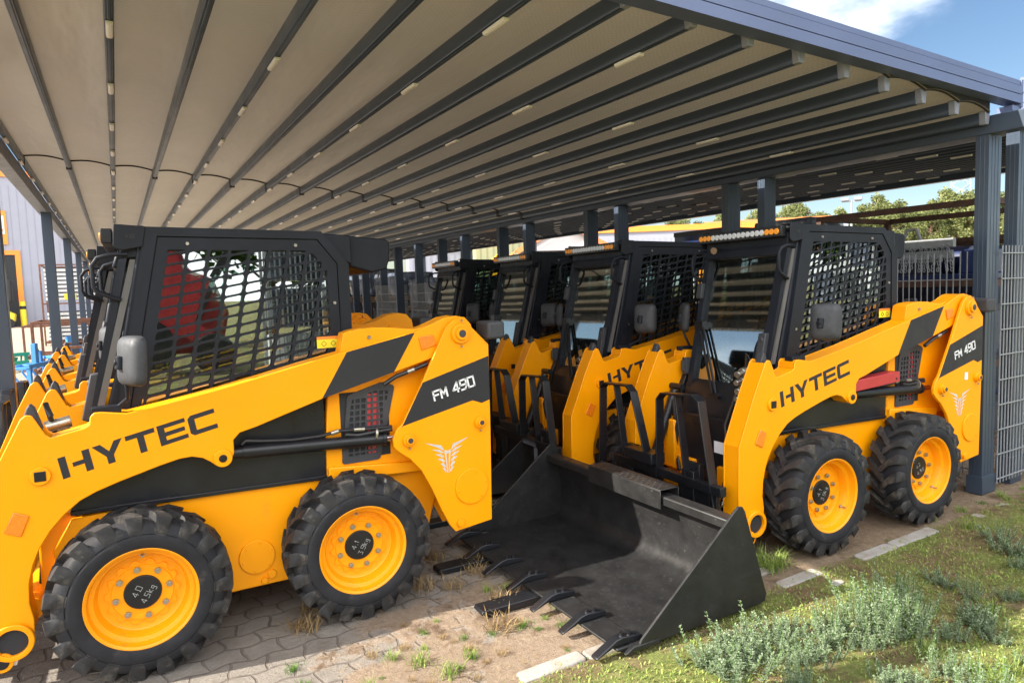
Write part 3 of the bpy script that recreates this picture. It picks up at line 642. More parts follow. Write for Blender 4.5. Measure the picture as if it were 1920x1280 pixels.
for nm,lab in (('R2','black pallet fork frame on the loader behind the bucket'),('R3','black pallet fork frame just right of the left loader, third in the right row'),('R4','black pallet fork frame on the farthest loader of the right row'),
   ('L1','dark pallet fork frame at the left picture edge, on the left foreground loader'),('L2','dark pallet fork frame on the second loader of the left row'),('L3','dark pallet fork frame on the third loader of the left row')):
    c=copy_tree(fk); c.location=mach[nm].location; c.rotation_euler=mach[nm].rotation_euler; c['label']=lab

# ================================================================ bucket on the ground
def make_bucket(name,loc,rz,wd,sx=1):
    root=empty(name,loc,rz,cat='bucket')
    prof=[(0.0,.02),(.62,.028),(.69,.04),(.735,.075),(.752,.13),(.735,.30),(.70,.46)]
    b=MB(); n_=len(prof)
    off=[]
    for i,p in enumerate(prof):
        a=Vector(prof[max(i-1,0)]);c=Vector(prof[min(i+1,n_-1)]);d=(c-a).normalized(); off.append((p[0]+d.y*.012,p[1]-d.x*.012))
    b.prism(prof+off[::-1],.012,wd-.012); sh=b.build('shell',M['bucket'],root,ang=50)
    for y0 in (0,wd-.012):
        b=MB(); b.prism([(-.02,.015),(.0,.05),(.632,.555),(.655,.572),(.685,.568),(.705,.54),(.87,.06),(.86,.02),(.80,.012)],y0,y0+.014); b.build('side_plate',M['bucket'],root,bevel=.003)
    b=MB(); b.prism([(.63,.50),(.70,.50),(.735,.46),(.735,.43),(.70,.44),(.66,.455),(.63,.47)],.015,wd-.015); b.prism([(.615,.497),(.635,.503),(.635,.455),(.615,.445)],.015,wd-.015); b.build('top_rail',M['bucket'],root,bevel=.006)
    # step box with anti-slip holes
    bx=[(.600,.45),(.600,.545),(.735,.545),(.735,.45)]
    b=MB(); 
    b.box(.595,.601,.52,1.22,.425,.535); b.box(.595,.74,.52,1.22,.535,.541); b.box(.735,.741,.52,1.22,.44,.535)
    st=b.build('step_box',M['bucket'],root,bevel=.004)
    for i in range(4):
        b=MB()
        for j in range(14): b.cyl((.618+i*.033,.56+j*.05+(i%2)*.02,.5412),(.618+i*.033,.56+j*.05+(i%2)*.02,.5424),.008,.008,10)
        b.build('step_hole_row',M['darkopen'],st)
    b=MB(); b.box(-.13,.02,.02,wd-.02,.018,.032); b.build('cutting_edge',M['bucket'],root,bevel=.004)
    nt_=7
    for i in range(nt_):
        y=.06+i*(wd-.12)/(nt_-1)
        b=MB(); b.prism([(.03,.034),(.035,.055),(-.08,.072),(-.12,.066),(-.235,.012),(-.24,.0),(-.14,.034),(-.12,.034)],y-.024,y+.024)
        t=b.build('tooth',M['blackgloss'],root,bevel=.006)
        if i==0: tb=t
        b=MB(); b.cyl((-.03,y,.062),(-.03,y,.080),.012,.011,8); b.cyl((-.075,y,.066),(-.075,y,.084),.012,.011,8); b.build('tooth_bolt',M['blackgloss'],t)
    b=MB(); b.prism([(-.10,.004),(.12,.004),(.10,.03),(-.05,.034)],-.004,.05); b.build('skid_shoe',M['bucket'],root,bevel=.006); b=MB(); b.prism([(-.10,.004),(.12,.004),(.10,.03),(-.05,.034)],wd-.05,wd+.004); b.build('skid_shoe',M['bucket'],root,bevel=.006)
    return root
bk=make_bucket('loader_bucket',(2.03,2.335,.022),R(-.6),1.78); bk.rotation_euler=(0,R(.6),R(-.6))
bk['label']='wide black toothed bucket lying open on the ground between the two rows'; bk['group']='black loader buckets'
bk2=copy_tree(bk); bk2.location=(2.35,4.75,.06); bk2.rotation_euler=(0,R(3),R(1)); bk2['label']='dark bucket standing behind the front bucket, half hidden by the left loader'
# ================================================================ ground
def ground_mat():
    m=bpy.data.materials.new('yard_ground'); m.use_nodes=True; t=m.node_tree; b=t.nodes['Principled BSDF']; b.inputs['Roughness'].default_value=.9; b.inputs['Specular IOR Level'].default_value=.25
    n=lambda ty,**k:(lambda q:[setattr(q,a,c) for a,c in k.items()] and q or q)(t.nodes.new(ty)); L=t.links.new
    co=n('ShaderNodeTexCoord'); P=co.outputs['Object']
    def noi(sc,det=6,ro=.6,vec=P):
        q=n('ShaderNodeTexNoise'); q.inputs['Scale'].default_value=sc; q.inputs['Detail'].default_value=det; q.inputs['Roughness'].default_value=ro; L(vec,q.inputs['Vector']); return q.outputs[0]
    def ramp(v,a,c,ca=(0,0,0),cb=(1,1,1)):
        q=n('ShaderNodeValToRGB'); q.color_ramp.elements[0].position=a; q.color_ramp.elements[1].position=c; q.color_ramp.elements[0].color=(*ca,1); q.color_ramp.elements[1].color=(*cb,1); L(v,q.inputs[0]); return q.outputs[0]
    def mix(f,a,c,ty='MIX'):
        q=n('ShaderNodeMixRGB',blend_type=ty)
        for i,x in enumerate((f,a,c)):
            if hasattr(x,'links'): L(x,q.inputs[i])
            else: q.inputs[i].default_value=x if i==0 else (*x,1)
        return q.outputs[0]
    def math_(op,a,c):
        q=n('ShaderNodeMath',operation=op)
        for i,x in enumerate((a,c)):
            if hasattr(x,'links'): L(x,q.inputs[i])
            else: q.inputs[i].default_value=x
        return q.outputs[0]
    sep=n('ShaderNodeSeparateXYZ'); L(P,sep.inputs[0]); X,Yv=sep.outputs[0],sep.outputs[1]
    # interlocking pavers: brick pattern on a wavy coordinate
    wv=n('ShaderNodeCombineXYZ')
    sx=math_('MULTIPLY',math_('SINE',math_('MULTIPLY',Yv,31.4),0),.010); sy=math_('MULTIPLY',math_('SINE',math_('MULTIPLY',X,31.4),0),.012)
    nz1=math_('MULTIPLY',math_('SUBTRACT',noi(2.2,2),.5),.05)
    L(math_('ADD',math_('ADD',X,sx),nz1),wv.inputs[0]); L(math_('ADD',math_('ADD',Yv,sy),nz1),wv.inputs[1])
    br=n('ShaderNodeTexBrick'); br.inputs['Scale'].default_value=1; br.inputs['Brick Width'].default_value=.17; br.inputs['Row Height'].default_value=.14; br.inputs['Mortar Size'].default_value=.008; br.inputs['Mortar Smooth'].default_value=.5
    br.inputs['Color1'].default_value=(.26,.225,.185,1); br.inputs['Color2'].default_value=(.325,.28,.23,1); br.inputs['Mortar'].default_value=(.15,.11,.08,1); L(wv.outputs[0],br.inputs['Vector'])
    pav=mix(.5,br.outputs['Color'],ramp(noi(7,8,.7),.3,.75,(.17,.155,.14),(.40,.37,.33)))
    sand=ramp(noi(26,10,.8),.25,.75,(.24,.165,.11),(.47,.37,.27))
    sand=mix(ramp(noi(4,6,.7),.52,.66),sand,(.15,.095,.06))
    # sand lies more between x 0.9 and 3 and near the kerb
    g1=n('ShaderNodeMapRange'); L(X,g1.inputs[0]); g1.inputs[1].default_value=.3; g1.inputs[2].default_value=1.15; g1.inputs[3].default_value=-.15; g1.inputs[4].default_value=.06
    g2=n('ShaderNodeMapRange'); L(Yv,g2.inputs[0]); g2.inputs[1].default_value=2.6; g2.inputs[2].default_value=4.6; g2.inputs[3].default_value=.07; g2.inputs[4].default_value=-.28
    sm=math_('ADD',math_('ADD',noi(3.2,7,.65),g1.outputs[0]),g2.outputs[0])
    smk=ramp(sm,.46,.53)
    yard=mix(smk,pav,sand)
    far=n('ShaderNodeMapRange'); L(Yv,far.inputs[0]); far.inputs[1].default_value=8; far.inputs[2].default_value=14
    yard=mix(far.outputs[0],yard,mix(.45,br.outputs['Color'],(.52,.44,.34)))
    soil=ramp(noi(13,10,.78),.28,.72,(.085,.055,.03),(.36,.26,.14))
    moss=ramp(noi(34,8,.7),.3,.7,(.10,.14,.03),(.34,.36,.11))
    so2=mix(ramp(noi(2.6,6,.65),.42,.58),soil,moss)
    so2=mix(ramp(noi(5.0,6,.7),.60,.72),so2,(.34,.26,.15))
    ed=math_('ADD',Yv,math_('MULTIPLY',math_('SUBTRACT',noi(3.5,5),.5),.22))
    em=n('ShaderNodeMapRange'); L(ed,em.inputs[0]); em.inputs[1].default_value=2.40; em.inputs[2].default_value=2.47
    # beyond x=3 the strip inside the kerb is earthy too
    em2=n('ShaderNodeMapRange'); L(X,em2.inputs[0]); em2.inputs[1].default_value=2.9; em2.inputs[2].default_value=3.4
    em3=n('ShaderNodeMapRange'); L(ed,em3.inputs[0]); em3.inputs[1].default_value=3.0; em3.inputs[2].default_value=2.7
    yard=mix(math_('MULTIPLY',em2.outputs[0],em3.outputs[0]),yard,mix(.6,soil,sand))
    col=mix(em.outputs[0],so2,yard)
    L(col,b.inputs['Base Color'])
    bp=n('ShaderNodeBump'); bp.inputs['Strength'].default_value=1.0; bp.inputs['Distance'].default_value=.03
    hb=math_('ADD',math_('MULTIPLY',br.outputs['Fac'],-.6),math_('MULTIPLY',noi(45,8,.75),.8))
    L(mix(smk,hb,math_('MULTIPLY',noi(30,10,.8),1.3)),bp.inputs['Height']); L(bp.outputs[0],b.inputs['Normal'])
    return m
def ghm(x,y):
    "ground height: nearly flat yard, uneven soil"
    h=noise.noise((x*1.6,y*1.6,0))*.012+noise.noise((x*5,y*5,3))*.006
    if y<2.45: h+=.02*min(1,(2.45-y)*3)*(noise.noise((x*.9,y*.9,7))+.6)
    f=max(0,min(1,(9-math.hypot(x-3,y-2))/3)); 
    if y>3: f*=max(0,1-(y-3)/.8)*.9+.1
    return h*f-.006
gm=MB()
def axis(lo,hi,d0,c0,c1):
    a=[];x=c0
    while x<=c1: a.append(x); x+=d0
    d=d0;x=c0
    while x>lo: d*=1.5; x-=d; a.insert(0,x)
    d=d0;x=a[-1]
    while x<hi: d*=1.5; x+=d; a.append(x)
    return a
xs=axis(-400,500,.07,-1.2,8); ys=axis(-300,700,.07,.4,4.4)
nx=len(xs)
gm.add([(x,y,ghm(x,y)) for y in ys for x in xs],[(j*nx+i,j*nx+i+1,(j+1)*nx+i+1,(j+1)*nx+i) for j in range(len(ys)-1) for i in range(nx-1)])
gr=gm.build('ground',ground_mat(),flip=False); gr['kind']='structure'
# kerb
kb=MB(); x=-1.5; rk=random.Random(3)
while x<9:
    l=rk.choice((.5,.5,.48,.36)); y=2.53-.028*(x) if x<4 else 2.42-.025*(x-4); y+=rk.uniform(-.012,.012); dz=rk.uniform(-.012,.006); z=.003+dz
    if not(2.15<x<2.9) and not (3.35<x<3.75 or 4.6<x<4.95):
        w_=.085
        kb.prism(rnd([(x+.006,y-w_/2),(x+l-.006,y-w_/2-.012*rk.random()),(x+l-.006,y+w_/2),(x+.006,y+w_/2)],.02,2),-.08,z,'z')
    x+=l
ko=kb.build('kerb',M['conc'],bevel=.008); ko['kind']='structure'
for (x,y,s) in ((3.25,2.62,.10),(3.45,2.28,.06)):
    b=MB(); pts=[(x+s*math.cos(t)*rk.uniform(.6,1.1),y+s*.5*math.sin(t)*rk.uniform(.6,1.1)) for t in [.3,1.5,2.6,3.9,5.2]]; b.prism(pts,-.04,.010,'z'); o=b.build('broken_slab',M['conc'],bevel=.003)
    tag(o,{3.25:'flat broken concrete bit by the bucket side plate',4.35:'broken grey slab between the two right tyres',4.05:'small concrete chip by the kerb under the front right tyre',3.45:'tiny pale stone chip lying in the soil right of the bucket'}[x],'slab piece','broken slab pieces')

# ================================================================ canopies
ZR=lambda x:3.263-.069*x
def make_canopy(ox,mirror_,label,posts_l,posts_r,lights):
    "ox: shift in x; ribs run along y"
    root=empty('canopy',(0,2.5,0),0,cat='canopy',label=label)
    T=(lambda x:x) if not mirror_ else (lambda x:12.29-x)
    ZR=(lambda x:3.263-.069*x) if not mirror_ else (lambda x:3.263-.069*x+.02*(5.75-x)); zo=.18 if mirror_ else 0
    y0,y1=2.60,(46.0 if mirror_ else 33.0)
    oy=2.5
    ribs=[5.75-.437*(8-k) for k in range(-7,9)]
    fab=MB(); seg=10
    cols=[]
    for a,c in zip(ribs,ribs[1:]):
        for i in range(seg): t=i/seg; x=a+(c-a)*t; cols.append((x,ZR(x)+.088+.030*math.sin(PI*t)))
    cols.append((ribs[-1],ZR(ribs[-1])+.088))
    rows=[y0-.02,6,9.3,9.36,13,20,y1]
    rv=[]
    for yy in rows: rv+=[(T(x),yy-oy,z) for x,z in cols]
    nc=len(cols); fab.add(rv,[(j*nc+i,j*nc+i+1,(j+1)*nc+i+1,(j+1)*nc+i) for j in range(len(rows)-1) for i in range(nc-1)])
    fo=fab.build('canopy_fabric',M['fabric'],root,ang=60,flip=False)
    es=MB()
    for (xa,za),(xb,zb) in zip(cols,cols[1:]):
        ta,tb=3.02+.022*(5.98-xa)+.10,3.02+.022*(5.98-xb)+.10
        es.add([(T(xa),y0-oy-.012,za-.008),(T(xb),y0-oy-.012,zb-.008),(T(xb),y0-oy-.012,max(tb,zb+.03)),(T(xa),y0-oy-.012,max(ta,za+.03)),(T(xa),y0-oy+.0,za-.008),(T(xb),y0-oy+.0,zb-.008),(T(xb),y0-oy+.0,max(tb,zb+.03)),(T(xa),y0-oy+.0,max(ta,za+.03))],[(0,1,2,3),(7,6,5,4),(0,4,5,1),(3,2,6,7)])
    es.build('fabric_edge',M['dark'],fo)
    sm=MB()
    for (xa,za),(xb,zb) in zip(cols,cols[1:]): sm.bar((T(xa),9.33-oy,za-.006),(T(xb),9.33-oy,zb-.006),.03,.012)
    sm.build('fabric_seam',M['dark'],fo)
    for k,x in enumerate(ribs):
        b=MB(); xx=T(x); z=ZR(x)
        prof=[(-.019,.0),(.019,.0),(.024,.010),(.024,.078),(.017,.093),(-.017,.093),(-.024,.078),(-.024,.010)]
        b.prism([(xx+p,z+q) for p,q in prof],y0-oy+.05,y1-oy)
        b.box(xx-.008,xx+.008,y0-oy+.05,y1-oy,z-.005,z+.001)
        rb=b.build('rib',M['alu'],root,bevel=.004)
        b=MB(); b.prism([(xx-.022,z-.003),(xx+.022,z-.003),(xx+.027,z+.03),(xx+.036,z+.098),(xx-.036,z+.098),(xx-.027,z+.03)],y0-oy,y0-oy+.05); b.build('rib_end_cap',M['cap'],rb,bevel=.006)
        b=MB(); b.box(xx-.027,xx+.027,9.29-oy,9.37-oy,z-.012,z+.09); b.build('rib_joint',M['dark'],rb)
    # lamps on every second rib
    lamp=None; n_=0; st=MB(); 
    for k in range(len(ribs)):
        if k%2==1: continue
        x=ribs[k]; xx=T(x); z=ZR(x)
        ystart=4.42-.0755*max(0,(x-.9)) if x>.5 else 4.40
        if k in (6,8): ystart=3.16 if k==6 else 3.12
        for i in range(24):
            yy=(ystart-1.204 if ystart>4.0 and False else ystart)+1.204*i
            if yy>y1-.3: break
            if i<(13 if k<11 else 13) and lights>n_:
                if lamp is None:
                    b=MB(); b.prism([(-.019,0),(.019,0),(.016,-.014),(.009,-.018),(-.009,-.018),(-.016,-.014)],-.115,.115)
                    lamp=b.build('ceiling_lamp',M['lamp'],root,bevel=.002); l=lamp
                else:
                    l=lamp.copy(); COL.objects.link(l); l.parent=root
                l.location=(xx,yy-oy,z-.006); n_+=1
            else: st.box(xx-.018,xx+.018,yy-oy-.115,yy-oy+.115,z-.022,z-.006)
    if st.v: o=st.build('ceiling_lamp_rows',M['lamp'],root); o['kind']='stuff'
    # front beam, side beams
    def fb(x): return 3.02+.022*(5.98-x)
    b=MB(); xa,xb=-1.05,6.0
    for (ya,yb,za,zb,) in ((2.49,2.60,.0,.062),(2.505,2.60,.062,.068),(2.49,2.60,.068,.128),(2.502,2.60,.128,.133),(2.495,2.60,.133,.168)):
        v=[];
        for x in (xa,xb):
            f0=fb(x); v+=[(T(x),ya-oy,f0+za),(T(x),yb-oy,f0+za),(T(x),yb-oy,f0+zb),(T(x),ya-oy,f0+zb)]
        b.add(v,[(0,1,2,3),(4,7,6,5),(0,4,5,1),(1,5,6,2),(2,6,7,3),(3,7,4,0)])
    b.build('front_beam',M['alubeam'],root)
    b=MB(); b.box(*sorted((T(6.0),T(6.03))),2.488-oy,2.61-oy,2.99,3.195); b.cyl((T(6.015),2.488-oy,3.10),(T(6.015),2.483-oy,3.10),.012,.012,10); b.box(*sorted((T(5.90),T(6.03))),2.50-oy,2.612-oy,2.935,3.0); b.build('beam_end_plate',M['alubeam'],root,bevel=.003)
    b=MB(); b.box(*sorted((T(5.79),T(5.93))),1.9-oy,y1-oy,2.80,2.935); b.box(*sorted((T(5.93),T(6.08))),2.615-oy,y1-oy,2.88,2.93)
    b.build('side_beam',M['alu'],root,bevel=.006)
    b=MB(); b.box(*sorted((T(-.97),T(-.84))),2.615-oy,y1-oy,3.17+zo,3.34+zo)
    if not mirror_: b.cyl((T(-1.03),2.615-oy,3.36),(T(-1.03),y1-oy,3.36),.06,.06,14)
    b.build('outer_beam',M['alu' if mirror_ else 'cap'],root,bevel=.006)
    for yy in posts_r:
        b=MB(); 
        xx=sorted((T(5.80),T(5.99))); 
        b.box(*xx,yy-.048-oy,yy+.048-oy,-.1,2.80)
        for q in (.25,.5,.75): x_=xx[0]+(xx[1]-xx[0])*q; b.box(x_-.004,x_+.004,yy-.0505-oy,yy-.047-oy,.15,2.79)
        for q in (-.016,.016): b.box(xx[0]-.0025,xx[0]+.002,yy+q-.003-oy,yy+q+.003-oy,.15,2.79)
        b.box(xx[0]-.012,xx[1]+.012,yy-.06-oy,yy+.06-oy,0,.14)
        b.build('post',M['alu'],root,bevel=.004)
    for yy in posts_l:
        b=MB(); b.box(*sorted((T(-.93),T(-.79))),yy-.06-oy,yy+.06-oy,-.1,3.17+zo); b.build('post',M['alu'],root,bevel=.005)
    root.location.z=.08 if mirror_ else 0
    return root
def fabric_mat():
    m=bpy.data.materials.new('canopy_fabric'); m.use_nodes=True; t=m.node_tree; t.nodes.clear(); L=t.links.new
    o=t.nodes.new('ShaderNodeOutputMaterial'); mi=t.nodes.new('ShaderNodeMixShader'); d=t.nodes.new('ShaderNodeBsdfPrincipled'); tr=t.nodes.new('ShaderNodeBsdfTranslucent')
    co=t.nodes.new('ShaderNodeTexCoord'); n=t.nodes.new('ShaderNodeTexNoise'); n.inputs['Scale'].default_value=.8; n.inputs['Detail'].default_value=5; L(co.outputs['Object'],n.inputs['Vector'])
    r=t.nodes.new('ShaderNodeValToRGB'); r.color_ramp.elements[0].position=.35; r.color_ramp.elements[1].position=.7; r.color_ramp.elements[0].color=(.335,.292,.235,1); r.color_ramp.elements[1].color=(.385,.34,.28,1); L(n.outputs[0],r.inputs[0])
    ck=t.nodes.new('ShaderNodeTexChecker'); ck.inputs['Scale'].default_value=55; L(co.outputs['Object'],ck.inputs['Vector'])
    mm=t.nodes.new('ShaderNodeMixRGB'); mm.blend_type='MULTIPLY'; mm.inputs[0].default_value=.16; L(r.outputs[0],mm.inputs[1]); L(ck.outputs['Color'],mm.inputs[2]); ck.inputs['Color1'].default_value=(1,1,1,1); ck.inputs['Color2'].default_value=(.35,.35,.35,1)
    L(mm.outputs[0],d.inputs['Base Color']); d.inputs['Roughness'].default_value=.38
    wmp=t.nodes.new('ShaderNodeMapping'); wmp.inputs['Scale'].default_value=(2.2,.5,1); L(co.outputs['Object'],wmp.inputs[0])
    wn=t.nodes.new('ShaderNodeTexNoise'); wn.inputs['Scale'].default_value=1.6; wn.inputs['Detail'].default_value=3; L(wmp.outputs[0],wn.inputs['Vector'])
    wb=t.nodes.new('ShaderNodeBump'); wb.inputs['Strength'].default_value=.55; wb.inputs['Distance'].default_value=.06; L(wn.outputs[0],wb.inputs['Height']); L(wb.outputs[0],d.inputs['Normal'])
    tr.inputs[0].default_value=(.55,.48,.36,1); mi.inputs[0].default_value=.05; L(d.outputs[0],mi.inputs[1]); L(tr.outputs[0],mi.inputs[2]); L(mi.outputs[0],o.inputs[0]); return m
M['fabric']=fabric_mat()
PR=[2.655+2.53*k for k in range(12)]
make_canopy(0,False,'huge beige fabric canopy with dark ribs over both loader rows',[2.4,7.05]+[2.75+5.06*k for k in range(2,6)],PR,100)
make_canopy(0,True,'second dark canopy beyond the post line on the right, over the racks',[5.4+5.06*k for k in range(0,6)],[2.665]+[y-.07 for y in PR[1:]],100)

# ================================================================ wire fence along the post line
def make_fence(x,ya,yb,zt,label):
    root=empty('wire_fence',(x,ya,0),0,cat='fence',label=label,group='wire mesh fence panels')
    b=MB(); n_=int((yb-ya)/.052)
    for i in range(n_+1): y=(yb-ya)*i/n_; b.bar((0,y,.06),(0,y,zt+.03),.0075,.0075)
    for z in [.1+.2*k for k in range(int((zt-.1)/.2)+1)]: b.bar((.007,0,z),(.007,yb-ya,z),.008,.008); b.bar((-.007,0,z),(-.007,yb-ya,z),.008,.008)
    b.build('mesh_panel',M['galv'],root)
    b=MB(); b.box(.02,.06,yb-ya-.03,yb-ya+.01,0,zt+.05); b.build('fence_post',M['galv'],root,bevel=.003)
    return root
FX=6.12
for i,(a,c) in enumerate(((2.74,5.10),(5.26,7.6),(7.8,10.1),(10.3,12.7),(12.9,15.2),(15.4,17.7))):
    make_fence(FX,a,c,1.9,('wire mesh fence panel behind the loader with the red bar, nearest stretch','second wire mesh panel from the right post, behind the loaders','third wire mesh panel from the right post','fourth wire mesh fence panel from the right post','fifth wire mesh fence panel, beside the farthest loader','farthest wire mesh fence panel, seen left of the farthest loader')[i])
f2=empty('wire_fence',(5.975,2.585,0),0,cat='fence',label='wire mesh fence panel right of the right post at the picture edge',group='wire mesh fence panels')
b=MB()
for i in range(36): b.bar((.02+i*.052,0,.06),(.02+i*.052,0,1.96),.0075,.0075)
for k in range(10): b.bar((0,-.007,.1+.2*k),(1.9,-.007,.1+.2*k),.008,.008)
b.build('mesh_panel',M['galv'],f2)
b=MB(); b.box(1.88,1.92,-.02,.02,0,2); b.build('fence_post',M['galv'],f2)

# ================================================================ racks and stock beyond the fence
def rack(x,y,lx,ly,h,levels,m,label,group='rusty steel stacking racks'):
    root=empty('stacking_rack',(x,y,0),0,cat='rack',label=label,group=group)
    for px in (0,lx):
        for py in (0,ly): b=MB(); b.box(px-.03,px+.03,py-.03,py+.03,0,h); b.build('rack_post',m,root,bevel=.004)
    for i in range(levels+1):
        b=MB(); z=.12+i*(h-.15)/levels
        for px in (0,lx): b.box(px-.025,px+.025,.03,ly-.03,z-.03,z+.03)
        for py in (0,ly): b.box(.03,lx-.03,py-.025,py+.025,z-.03,z+.03)
        if i<levels:
            for q in (.25,.5,.75): b.box(.026,lx-.026,ly*q-.03,ly*q+.03,z-.025,z+.025)
        b.build('shelf_frame',m,root,bevel=.004)
    return root
RACKS=[(7.05,3.15,1.35,1.75,2.45,3),(7.05,5.3,1.35,2.3,2.15,2),(7.05,7.9,1.35,2.3,2.15,2),(7.05,10.5,1.35,2.3,1.8,2),(7.05,13.1,1.35,2.3,1.3,1),(7.05,15.8,1.35,2.3,1.3,1),(9.2,3.6,1.3,2.3,2.2,3)]
RL=['tall rusty rack behind the fence beside the right post','rusty rack behind the cab of the right foreground loader','rusty rack behind the second right loader','rusty rack behind the third right loader','low rusty rack with blue rolls near the farthest right loader','low rusty rack farthest back along the fence','rusty rack at the back, right of the right post']
for a,l in zip(RACKS,RL): rack(*a,M['rust'],l)
def harrow(loc,label,s=1):
    root=empty('chain_harrow',loc,0,cat='harrow',label=label,group='blue chain harrows on the racks')
    b=MB(); b.box(-.42,.42,-.72,.72,.0,.06); b.prism([(-.36,.06),(.36,.06),(.30,.30),(-.30,.30)],-.7,-.45); b.cyl((0,-.42,.20),(0,-.15,.20),.15,.15,20); b.build('deck',M['blue'],root,bevel=.01)
    b=MB(); b.box(-.46,-.40,-.45,.78,.33,.42); b.box(-.455,-.445,-.45,.78,.25,.30); b.box(-.47,-.44,-.45,.78,.22,.25); b.build('guard_plate',M['galv'],root,bevel=.004)
    b=MB(); rr=random.Random(int(loc[1]*100))
    for i in range(44):
        y=-.44+i*.0275; z=.34 if i%2 else .24
        for j in range(5):
            t=rr.uniform(-.02,.02); b.tube([(-.47+t,y+.012*math.cos(a),z+.020*math.sin(a)) for a in [k*PI/3 for k in range(7)]],.005,5); z-=.034; y+=rr.uniform(-.008,.008)
    b.build('hanging_chains',M['galv'],root)
    b=MB(); b.tube([(-.2,.0,.42),(-.2,.05,.55),(-.2,.15,.55),(-.2,.2,.42)],.02); b.build('lifting_hook',M['galv'],root)
    return root
for (x,y,z,l) in ((7.72,4.02,.21,'blue chain harrow on the bottom shelf of the tall rack by the post'),(7.72,4.02,.93,'blue chain harrow on the middle shelf of the tall rack by the post'),(7.72,4.02,1.69,'blue chain harrow on the upper shelf of the tall rack by the post'),(9.9,4.75,.85,'blue chain harrow on middle shelf of the hindmost rack'),(9.9,4.75,1.5,'blue chain harrow on upper shelf of the hindmost rack')): harrow((x,y,z),l)
def roller(loc,label,col='blue',ln=1.6,r=.13):
    root=empty('blue_roller',loc,0,cat='implement',label=label,group='blue implements on the racks')
    b=MB(); b.cyl((0,0,r),(0,ln,r),r,r,20); b.build('drum',M[col],root,bevel=.01)
    b=MB(); b.cyl((0,-.06,r),(0,ln+.06,r),.03,.03,12); b.box(-.2,.2,-.03,.0,.0,.3); b.box(-.2,.2,ln,ln+.03,.0,.3); b.build('axle_frame',M['galv'],root)
    return root
k=0
rl_=['front','rear']
for (x,y,lx,ly,h,lv) in RACKS[1:6]:
    nm={5.3:'rack behind the nearest right cab',7.9:'rack behind the second cab',10.5:'rack behind the third cab',13.1:'low rack by the farthest cab',15.8:'last low rack'}[y]
    for i in range(lv):
        z=.12+i*(h-.15)/lv+.03
        for j,dx in enumerate((.35,.95)): roller((x+dx,y+.35,z),'blue roller on %s shelf, %s, of %s'%(('lower','upper')[i],('near side','far side')[j],nm),('blue','lblue')[(i+2*j+k)%5==0]); 
    k+=1
# wrapped pallets
def wrapped(loc,sx,sy,sz,label,seed):
    root=empty('wrapped_pallet',loc,0,cat='pallet',label=label,group='pallets in stretch wrap')
    b=MB()
    for y in (0,sy/2-.05,sy-.1): b.box(0,sx,y,y+.1,0,.10)
    for i in range(5): b.box(i*sx/5+.01,(i+1)*sx/5-.03,0,sy,.10,.125)
    b.build('pallet',M['wood'],root)
    me=bpy.data.meshes.new('wrap'); bm=bmesh.new(); bmesh.ops.create_grid(bm,x_segments=1,y_segments=1,size=1); bm.clear()
    bmesh.ops.create_cube(bm,size=1); bmesh.ops.subdivide_edges(bm,edges=bm.edges[:],cuts=9,use_grid_fill=True)
    for v in bm.verts:
        p=v.co.copy(); d=noise.noise_vector((p.x*3+seed,p.y*3,p.z*3))*.10
        q=p*(1-.10*max(0,p.length-.62)*2)
        v.co=Vector(((q.x+.5+d.x*.4)*sx,(q.y+.5+d.y*.4)*sy,(q.z+.5+d.z*.35)*sz+.13))
    bm.to_mesh(me); bm.free(); me.materials.append(M['wrap']); me.polygons.foreach_set('use_smooth',[True]*len(me.polygons))
    o=bpy.data.objects.new('wrap',me); COL.objects.link(o); o.parent=root
    return root
wrapped((7.15,15.95,1.22),1.2,2.0,.75,'bundle in shiny wrap on the last low rack along the fence',1)
wrapped((7.15,13.25,1.22),1.2,2.0,.70,'bundle in shiny wrap with dark blue load on the low rack',2)
for i,y in enumerate((18.5,21.1,23.7,26.3,28.9)):
    n_=('first','second','third','fourth','farthest')[i]
    rack(7.05,y,1.4,2.3,1.5,2,M['rust'],'rusty rack past the last fence panel, %s of five'%n_)
    for j,z in enumerate((.15,.82)):
        roller((7.4,y+.35,z),'blue roller on the %s shelf of the %s far rack'%(('lower','upper')[j],n_)); roller((7.95,y+.35,z),'pale blue roller on the %s shelf of the %s far rack'%(('lower','upper')[j],n_),'lblue')
    wrapped((7.1,y+.15,1.5),1.2,2.0,.7+.2*(i%2),'shiny wrapped bundle on top of the %s far rack'%n_,3+i)
wrapped((8.8,16.5,0),1.3,1.8,1.9,'tall wrapped pallet standing behind the low racks',5)
wrapped((7.12,10.7,1.72),1.2,1.9,.45,'flat wrapped bundle on top of the rack behind the third right cab',6)
wrapped((7.6,5.4,1.98+.2),.7,.9,.22,'small wrapped bundle on the rack behind the right foreground cab',8)
M['tarp']=mat('dark_tarpaulin',(.016,.022,.042),.45,0,.4,3,bump=.6,bscale=9)
def covered(loc,sx,sy,sz,label,seed):
    root=wrapped(loc,sx,sy,sz,label,seed); root.name='covered_stack'; root['category']='stack'; root['group']='tarpaulin covered stacks'
    for c in root.children:
        if c.name.startswith('wrap'): c.name='tarpaulin'; c.data.materials[0]=M['tarp']
    return root
